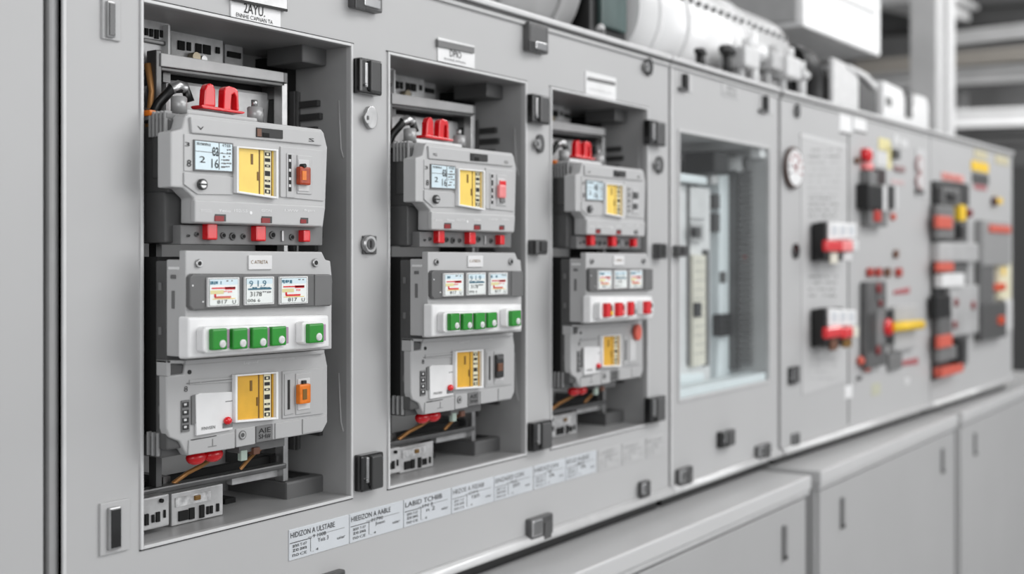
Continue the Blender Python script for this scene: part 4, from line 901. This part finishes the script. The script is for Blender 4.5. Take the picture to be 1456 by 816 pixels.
b = MB(2); b.R(1422, 1438, 374, 425, -0.03, 0.0, CREAM, 0.003); b.DISC(1428, 386, 7, -0.036, -0.025, SIGNY, 14); b.build('cream_panel', t, 'cream panel')
b = MB(2); b.R(1415, 1431, 403, 413, -0.045, -0.02, ORANGE if False else mat('flame', (214, 74, 30), 0.35), 0.004); b.R(1422, 1429, 449, 461, -0.062, -0.04, mat('flame', (214, 74, 30), 0.35), 0.004); b.build_each('orange_button', t, 'orange red button')
b = MB(2); b.R(1431, 1440, 425, 470, -0.045, 0.0, CHALK, 0.006); b.build('end_cap', t)

# ------------------------------------------------------------------ equipment on top of the cabinets
def top_pt(u, v, y): x, z = U(u, v, y); return (x, y, z)
def tube_thing(name, label, cat, x0, x1, y, z, r, m, flanges, fm, bolts=True, saddles=(), group=None):
    t = thing(name, label, cat, ((x0+x1)/2, y, ZT-0.004), group=group)
    b = MB(); b.cyl((x0, y, z), (x1, y, z), r, m, 40, bev=0.008); b.build('barrel', t)
    for fx in flanges:
        b = MB(); b.cyl((fx-0.006, y, z), (fx+0.006, y, z), r+0.006, fm, 40, bev=0.002)
        if bolts:
            for i in range(16):
                a = i*math.pi/8; c = (y+math.cos(a)*(r+0.006), z+math.sin(a)*(r+0.006)); b.cyl((fx-0.018, c[0], c[1]), (fx+0.018, c[0], c[1]), 0.006, INKG, 8)
        b.build('flange', t)
    if not bolts and m is DUCT:
        b = MB(); b.box(x0+0.01, x1-0.01, y-r*0.94, y-r*0.86, z+r*0.40, z+r*0.44, m, 0.002)
        for i in range(20):
            xx = x0+0.03+i*(x1-x0-0.06)/19; b.cyl((xx, y-r*0.99, z+r*0.42), (xx, y-r*0.88, z+r*0.42), 0.0055, HINGE2, 10)
        b.build('bolt_seam', t)
    for sx in saddles:
        b = MB(); b.box(sx-0.03, sx+0.03, y-r*0.7, y+r*0.7, ZT-0.0035, z-r*0.55, DSTEEL, 0.003); b.build('saddle', t)
    return t
yT = 0.24
tube_thing('busbar_duct', 'large glossy white horizontal duct with flanges above the glazed cabinet', 'duct', U(899, 0, 0.102)[0], U(1114, 0, 0.10)[0], 0.19, 1.975, 0.112, DUCT, (U(938, 0, 0.08)[0], U(978, 0, 0.08)[0], U(1062, 0, 0.08)[0]), DUCT, False, (2.2, 2.62))
tube_thing('busbar_duct', 'mottled grey duct above the middle open compartment at the top edge', 'duct', U(600, 0, 0.12)[0], U(828, 0, 0.12)[0], yT, 1.995, 0.125, GREYD, (U(722, 0, 0.12)[0], U(800, 0, 0.12)[0]), GREYD, False, (1.5, 1.70))
t = thing('relay_box', 'dark framed box with greenish window between the two ducts', 'box', (U(872, 0, 0.2)[0], 0.2, ZT-0.004))
b = MB(); x0, x1 = U(846, 0, 0.10)[0], U(897, 0, 0.10)[0]; b.box(x0, x1, 0.11, 0.34, ZT-0.0035, 2.16, BLACK, 0.006); b.build('case', t)
b = MB(); b.box(x0+0.025, x1-0.014, 0.10, 0.112, U(880, 44, 0.10)[1], 2.14, TEALD, 0.004); b.build('window', t); b = MB(); x, z = U(854, 42, 0.07); b.sphere((x, 0.07, z), 0.008, CHALK, (1, 1, 1.3)); b.cyl((x, 0.07, ZT-0.0033), (x, 0.07, z), 0.008, STEEL); b.build('cap_nut', t)
# fittings along the duct
def fitting(label, u, v, h, m, kind='valve', y=0.16):
    x, z = U(u, v, y)
    t = thing('pipe_fitting', label, 'fitting', (x, y, ZT-0.004), group='fittings on top of the glazed cabinet')
    b = MB(); b.box(x-0.02, x+0.02, y-0.015, y+0.015, ZT-0.0035, ZT+0.015, m, 0.003); b.cyl((x, y, ZT+0.01), (x, y, z), 0.010, m, 16); b.build('stem', t)
    b = MB()
    if kind == 'valve': b.sphere((x, y, z), 0.04*h, m, (1.2, 1, 0.8)); b.cyl((x-0.07*h, y, z), (x+0.07*h, y, z), 0.022*h, m, 16, bev=0.003)
    elif kind == 'box': b.box(x-0.07*h, x+0.07*h, y-0.03, y+0.03, z-0.05*h, z+0.03*h, m, 0.006); b.cyl((x+0.015, y-0.01, z+0.015), (x+0.015, y-0.01, z+0.07*h), 0.012, m, 14)
    else: b.cyl((x, y, z-0.03*h), (x, y, z+0.03*h), 0.05*h, m, 24, bev=0.006); b.cyl((x-0.01, y, z), (x-0.01, y, z+0.08*h), 0.012, m, 14)
    b.build('head', t)
fitting('dark bent fitting in front of the white duct, nearest the camera', 996, 74, 0.28, BLACK, 'valve', 0.04)
fitting('black round fitting with handle in front of the white duct', 1034, 72, 0.4, mat('soft_black', 46, 0.4), 'valve', 0.04)
fitting('white boxy fitting right of the black round fitting', 1052, 80, 0.55, CHALK, 'box', 0.04)
fitting('pale flanged fitting above the grey tray, right of the white boxy fitting', 1072, 76, 0.6, DUCT, 'cap', 0.04)
fitting('grey boxy fitting above the grey tray, left of the black cable bundle', 1090, 86, 0.5, DEV, 'box', 0.04)
fitting('white capped fitting in front of the black cable bundle', 1112, 94, 0.6, CHALK, 'box', 0.03)
fitting('small pale fitting between black cable bundle and white bracket', 1140, 108, 0.4, CHALK, 'cap', 0.03)
t = thing('conduit', 'flat grey conduit tray lying on the cabinet top under the fittings', 'conduit', (U(1110, 0, 0.05)[0], 0.05, ZT))
x0, x1 = U(1035, 0, 0.05)[0], U(1162, 0, 0.05)[0]
b = MB(); b.box(x0, x1, 0.025, 0.10, ZT-0.0035, ZT+0.018, mat('tray_grey', 168, 0.4), 0.01, 3); b.build('tray', t); b = MB(); b.box(x0+0.05, x1-0.05, 0.04, 0.085, ZT+0.018, ZT+0.023, BASE, 0.002); b.build('tray_lid', t)
t = thing('cable_bundle', 'black cable bundle arching behind the white bracket', 'cable', (U(1150, 0, 0.2)[0], 0.2, ZT))
p = [top_pt(1122, 88, 0.125), top_pt(1132, 88, 0.125), top_pt(1142, 95, 0.125), top_pt(1149, 108, 0.125)]
p += [(p[-1][0]+0.02, 0.125, ZT+0.05), (p[-1][0]+0.02, 0.125, ZT-0.0035)]
b = MB(); b.tube(p, 0.042, mat('soft_black', 46, 0.4), 16); b.build('cable', t)
b = MB(); b.tube([(a[0]-0.045, a[1]+0.05, a[2]-0.05 if i < 4 else a[2]) for i, a in enumerate(p)], 0.04, BLACK, 14); b.build('cable', t)
t = thing('cover_bracket', 'white upright bracket with black wedge opening on the far cabinet top', 'bracket', (U(1200, 150, 0.06)[0], 0.1, ZT))
b = MB(); b.Q([(1185, 81), (1208, 92), (1222, 112), (1222, 158), (1185, 150)], 0.06, 0.075, CHALK, 0.008); b.build('plate', t)
b = MB(); b.Q([(1208, 98), (1238, 110), (1247, 130), (1247, 163), (1222, 157), (1222, 112)], 0.064, 0.18, mat('soft_black', 46, 0.4), 0.004); b.build('wedge', t)
b = MB(); b.Q([(1206, 90), (1234, 104), (1248, 121), (1246, 128), (1232, 112), (1207, 97)], 0.055, 0.18, CHALK, 0.004); b.build('brim', t)
t = thing('cover_housing', 'white U-shaped cover on the far cabinet top beside the post', 'cover', (U(1285, 185, 0.06)[0], 0.1, ZT))
b = MB(); b.Q([(1257, 114), (1284, 127), (1290, 148), (1296, 162), (1302, 150), (1305, 134), (1318, 138), (1321, 150), (1321, 186), (1290, 184), (1257, 170)], 0.05, 0.2, DUCT, 0.008); b.build('shell', t)
b = MB(); b.R(1291, 1298, 128, 167, 0.042, 0.052, INNERD, 0.002); b.build('slot', t); b = MB(); b.R(1262, 1269, 138, 150, 0.045, 0.055, INKG, 0.004); b.build('stud', t)
t = thing('steel_post', 'upright pale grey steel post rising from behind the far cabinets', 'post', (U(1336, 0, 0.5)[0], 0.5, 0.0))
xp = U(1336, 0, 0.52)[0]; b = MB(); b.box(xp-0.13, xp+0.13, 0.50, 0.62, 0.0, 4.4, STEELG, 0.006); b.build('column', t)
b = MB(); b.box(xp+0.02, xp+0.14, 0.485, 0.502, 0.0, 4.4, CHALK, 0.004); b.build('flange', t)
b = MB(); b.box(xp-0.16, xp+0.16, 0.47, 0.64, 0.0, 0.02, STEELG); b.build('foot_plate', t)
# hanging white box with its grey neighbour
y0 = 0.22
t = thing('busway_box', 'white hanging box with grey side at the top beside the steel post', 'box', (U(1200, 0, y0)[0], y0, 2.2))
b = MB(); b.Q([(1143, -60), (1252, -32), (1252, 80), (1250, 80), (1143, 37)], y0, y0+0.62, WHITE, 0.010, 3); b.build('body', t)
b = MB(); b.Q([(1192, -44), (1246, -30), (1246, 22), (1192, -2)], y0-0.006, y0+0.002, CHALK, 0.003); b.build('front_plate', t)
xs0 = U(1143, 0, y0)[0]; zs = U(1143, 37, y0)[1]
b = MB(); b.box(xs0-0.006, xs0+0.002, y0+0.02, y0+0.30, zs+0.015, 2.9, mat('box_grey2', 168, 0.45), 0.004); b.box(xs0-0.004, xs0+0.002, y0+0.31, y0+0.60, zs+0.015, 2.9, mat('box_grey', 150, 0.45), 0.004); b.build_each('side_panel', t, 'grey side panel')
xa = U(1200, 0, y0)[0]; b = MB(); b.box(xa-0.02, xa+0.02, y0+0.15, y0+0.19, 2.4, 4.4, STEELG); b.build('hanger_rod', t)

# ------------------------------------------------------------------ hall steelwork far behind
def beam(label, u0, v0, u1, v1, y0_, y1_, h, m, dep=0.25, name='roof_beam'):
    # a beam between two points seen at the pixels, at the given depths
    a = U(u0, v0, y0_); c = U(u1, v1, y1_)
    A = Vector((a[0], y0_, a[1])); B = Vector((c[0], y1_, c[1])); d = (B-A).normalized(); A = A-d*0.2; B = B+d*0.6
    t = thing(name, label, 'beam', tuple((A+B)/2))
    up = Vector((0, 0, 1)); s = d.cross(up).normalized()
    b = MB(); vs = []
    for P in (A, B):
        for i, j in ((-1, -1), (1, -1), (1, 1), (-1, 1)): vs.append(P+s*(i*dep/2)+up*(j*h/2))
    b.raw(vs, [[0, 1, 2, 3], [7, 6, 5, 4], [0, 4, 5, 1], [1, 5, 6, 2], [2, 6, 7, 3], [3, 7, 4, 0]], m); b.build('web', t)
    b = MB(); vs = []
    for P in (A, B):
        for i, j in ((-1, -1), (1, -1), (1, 1), (-1, 1)): vs.append(P+s*(i*dep*0.8)+up*(h/2+0.02+j*0.02))
    b.raw(vs, [[0, 1, 2, 3], [7, 6, 5, 4], [0, 4, 5, 1], [1, 5, 6, 2], [2, 6, 7, 3], [3, 7, 4, 0]], m); b.build('flange', t)
BG = mat('beam_grey', 174, 0.6, noise=0.1, nscale=3)
BW_ = mat('beam_white', 226, 0.5, noise=0.05, nscale=3)
beam('upper brownish grey beam crossing behind the post', 1250, 100, 1456, 82, 2.7, 1.38, 0.07, mat('beam_taupe', (158, 153, 146), 0.6))
beam('second pale beam from the top behind the post', 1250, 122, 1456, 110, 2.75, 1.40, 0.11, BG)
beam('bright white beam crossing low behind the post', 1340, 175, 1456, 171, 2.05, 1.38, 0.12, BW_)
beam('dark beam just below the bright white beam', 1340, 203, 1456, 200, 2.1, 1.40, 0.10, BEAMD)
beam('grey ceiling beam at the top right corner', 1270, -4, 1350, 22, 1.2, 1.8, 0.10, STEELG)
beam('narrow pale beam high up, right of the upright post', 1350, 62, 1456, 50, 2.0, 1.37, 0.07, BG)
beam('dull dark roof beam near the top right corner', 1255, 38, 1456, 24, 2.7, 1.36, 0.16, BEAMD)
t = thing('steel_post', 'short pale post far behind, right of the upright post', 'post', (U(1372, 140, 2.15)[0], 2.15, 0.0))
x = U(1372, 0, 2.15)[0]; b = MB(); b.box(x-0.15, x+0.15, 2.15, 2.3, 0.0, 3.2, BG, 0.01); b.build('column', t); b = MB(); b.box(x-0.22, x+0.22, 2.1, 2.35, 0.0, 0.03, BG); b.build('foot_plate', t)
t = thing('machine_cabinet', 'dark machine cabinet far away at the right picture edge', 'cabinet', (9.6, 0.8, 0.0))
b = MB(); b.box(8.9, 10.4, 0.45, 1.6, 0.0, 2.15, mat('machine_dark', 78, 0.5, noise=0.1), 0.02); b.build('body', t); b = MB(); b.box(9.0, 10.3, 0.43, 0.46, 1.2, 1.7, mat('machine_mid', 140, 0.5), 0.01); b.build('panel', t)

# ------------------------------------------------------------------ light
def area(name, loc, target, size, power, sy=None):
    l = bpy.data.lights.new(name, 'AREA'); l.energy = power; l.size = size
    if sy: l.shape = 'RECTANGLE'; l.size_y = sy
    o = bpy.data.objects.new(name, l); COL.objects.link(o); o.location = loc
    o.rotation_euler = (Vector(target)-Vector(loc)).to_track_quat('-Z', 'Y').to_euler()
    return o
area('hall_light_front', (2.2, -2.6, 4.0), (2.0, 0.0, 1.4), 3.2, 68, 1.4)
area('fill_left', (-1.4, -2.4, 2.3), (1.1, 0.1, 1.45), 1.8, 27)  # unseen fill added to brighten the compartments' right inner walls
area('fill_duct_front', (3.2, -3.4, 2.3), (3.0, 0.2, 1.9), 2.5, 41, 1.6)  # unseen frontal fill added so the white duct comes out bright
area('hall_light_right', (6.0, -2.4, 4.1), (4.5, 0.0, 1.3), 2.4, 62, 1.2)
area('fill_duct_rear', (3.0, 1.0, 4.2), (2.8, 0.2, 2.0), 3.0, 40, 1.0)  # unseen lamp added above and behind for highlights on the duct
area('fill_hall_far', (9.0, -2.0, 3.6), (10.5, 3.0, 2.4), 3.0, 260, 2.0)  # unseen fill added to brighten the far beams and walls
wd = bpy.data.worlds.new('world'); scene.world = wd; wd.use_nodes = True
wd.node_tree.nodes['Background'].inputs['Color'].default_value = (0.95, 0.97, 1.0, 1); wd.node_tree.nodes['Background'].inputs['Strength'].default_value = 0.55

# ------------------------------------------------------------------ camera
cd = bpy.data.cameras.new('camera'); cam = bpy.data.objects.new('camera', cd); COL.objects.link(cam)
cam.location = CAM; cam.rotation_euler = (math.pi/2, 0, ALPHA-math.pi/2)
cd.sensor_width = 36.0; cd.lens = FPX/1456*36.0; cd.shift_y = -(408-HY)/1456.0
cd.clip_start = 0.05; cd.clip_end = 100
cd.dof.use_dof = True; cd.dof.focus_distance = 1.34; cd.dof.aperture_fstop = 3.2
scene.camera = cam
scene.view_settings.view_transform = 'Standard'
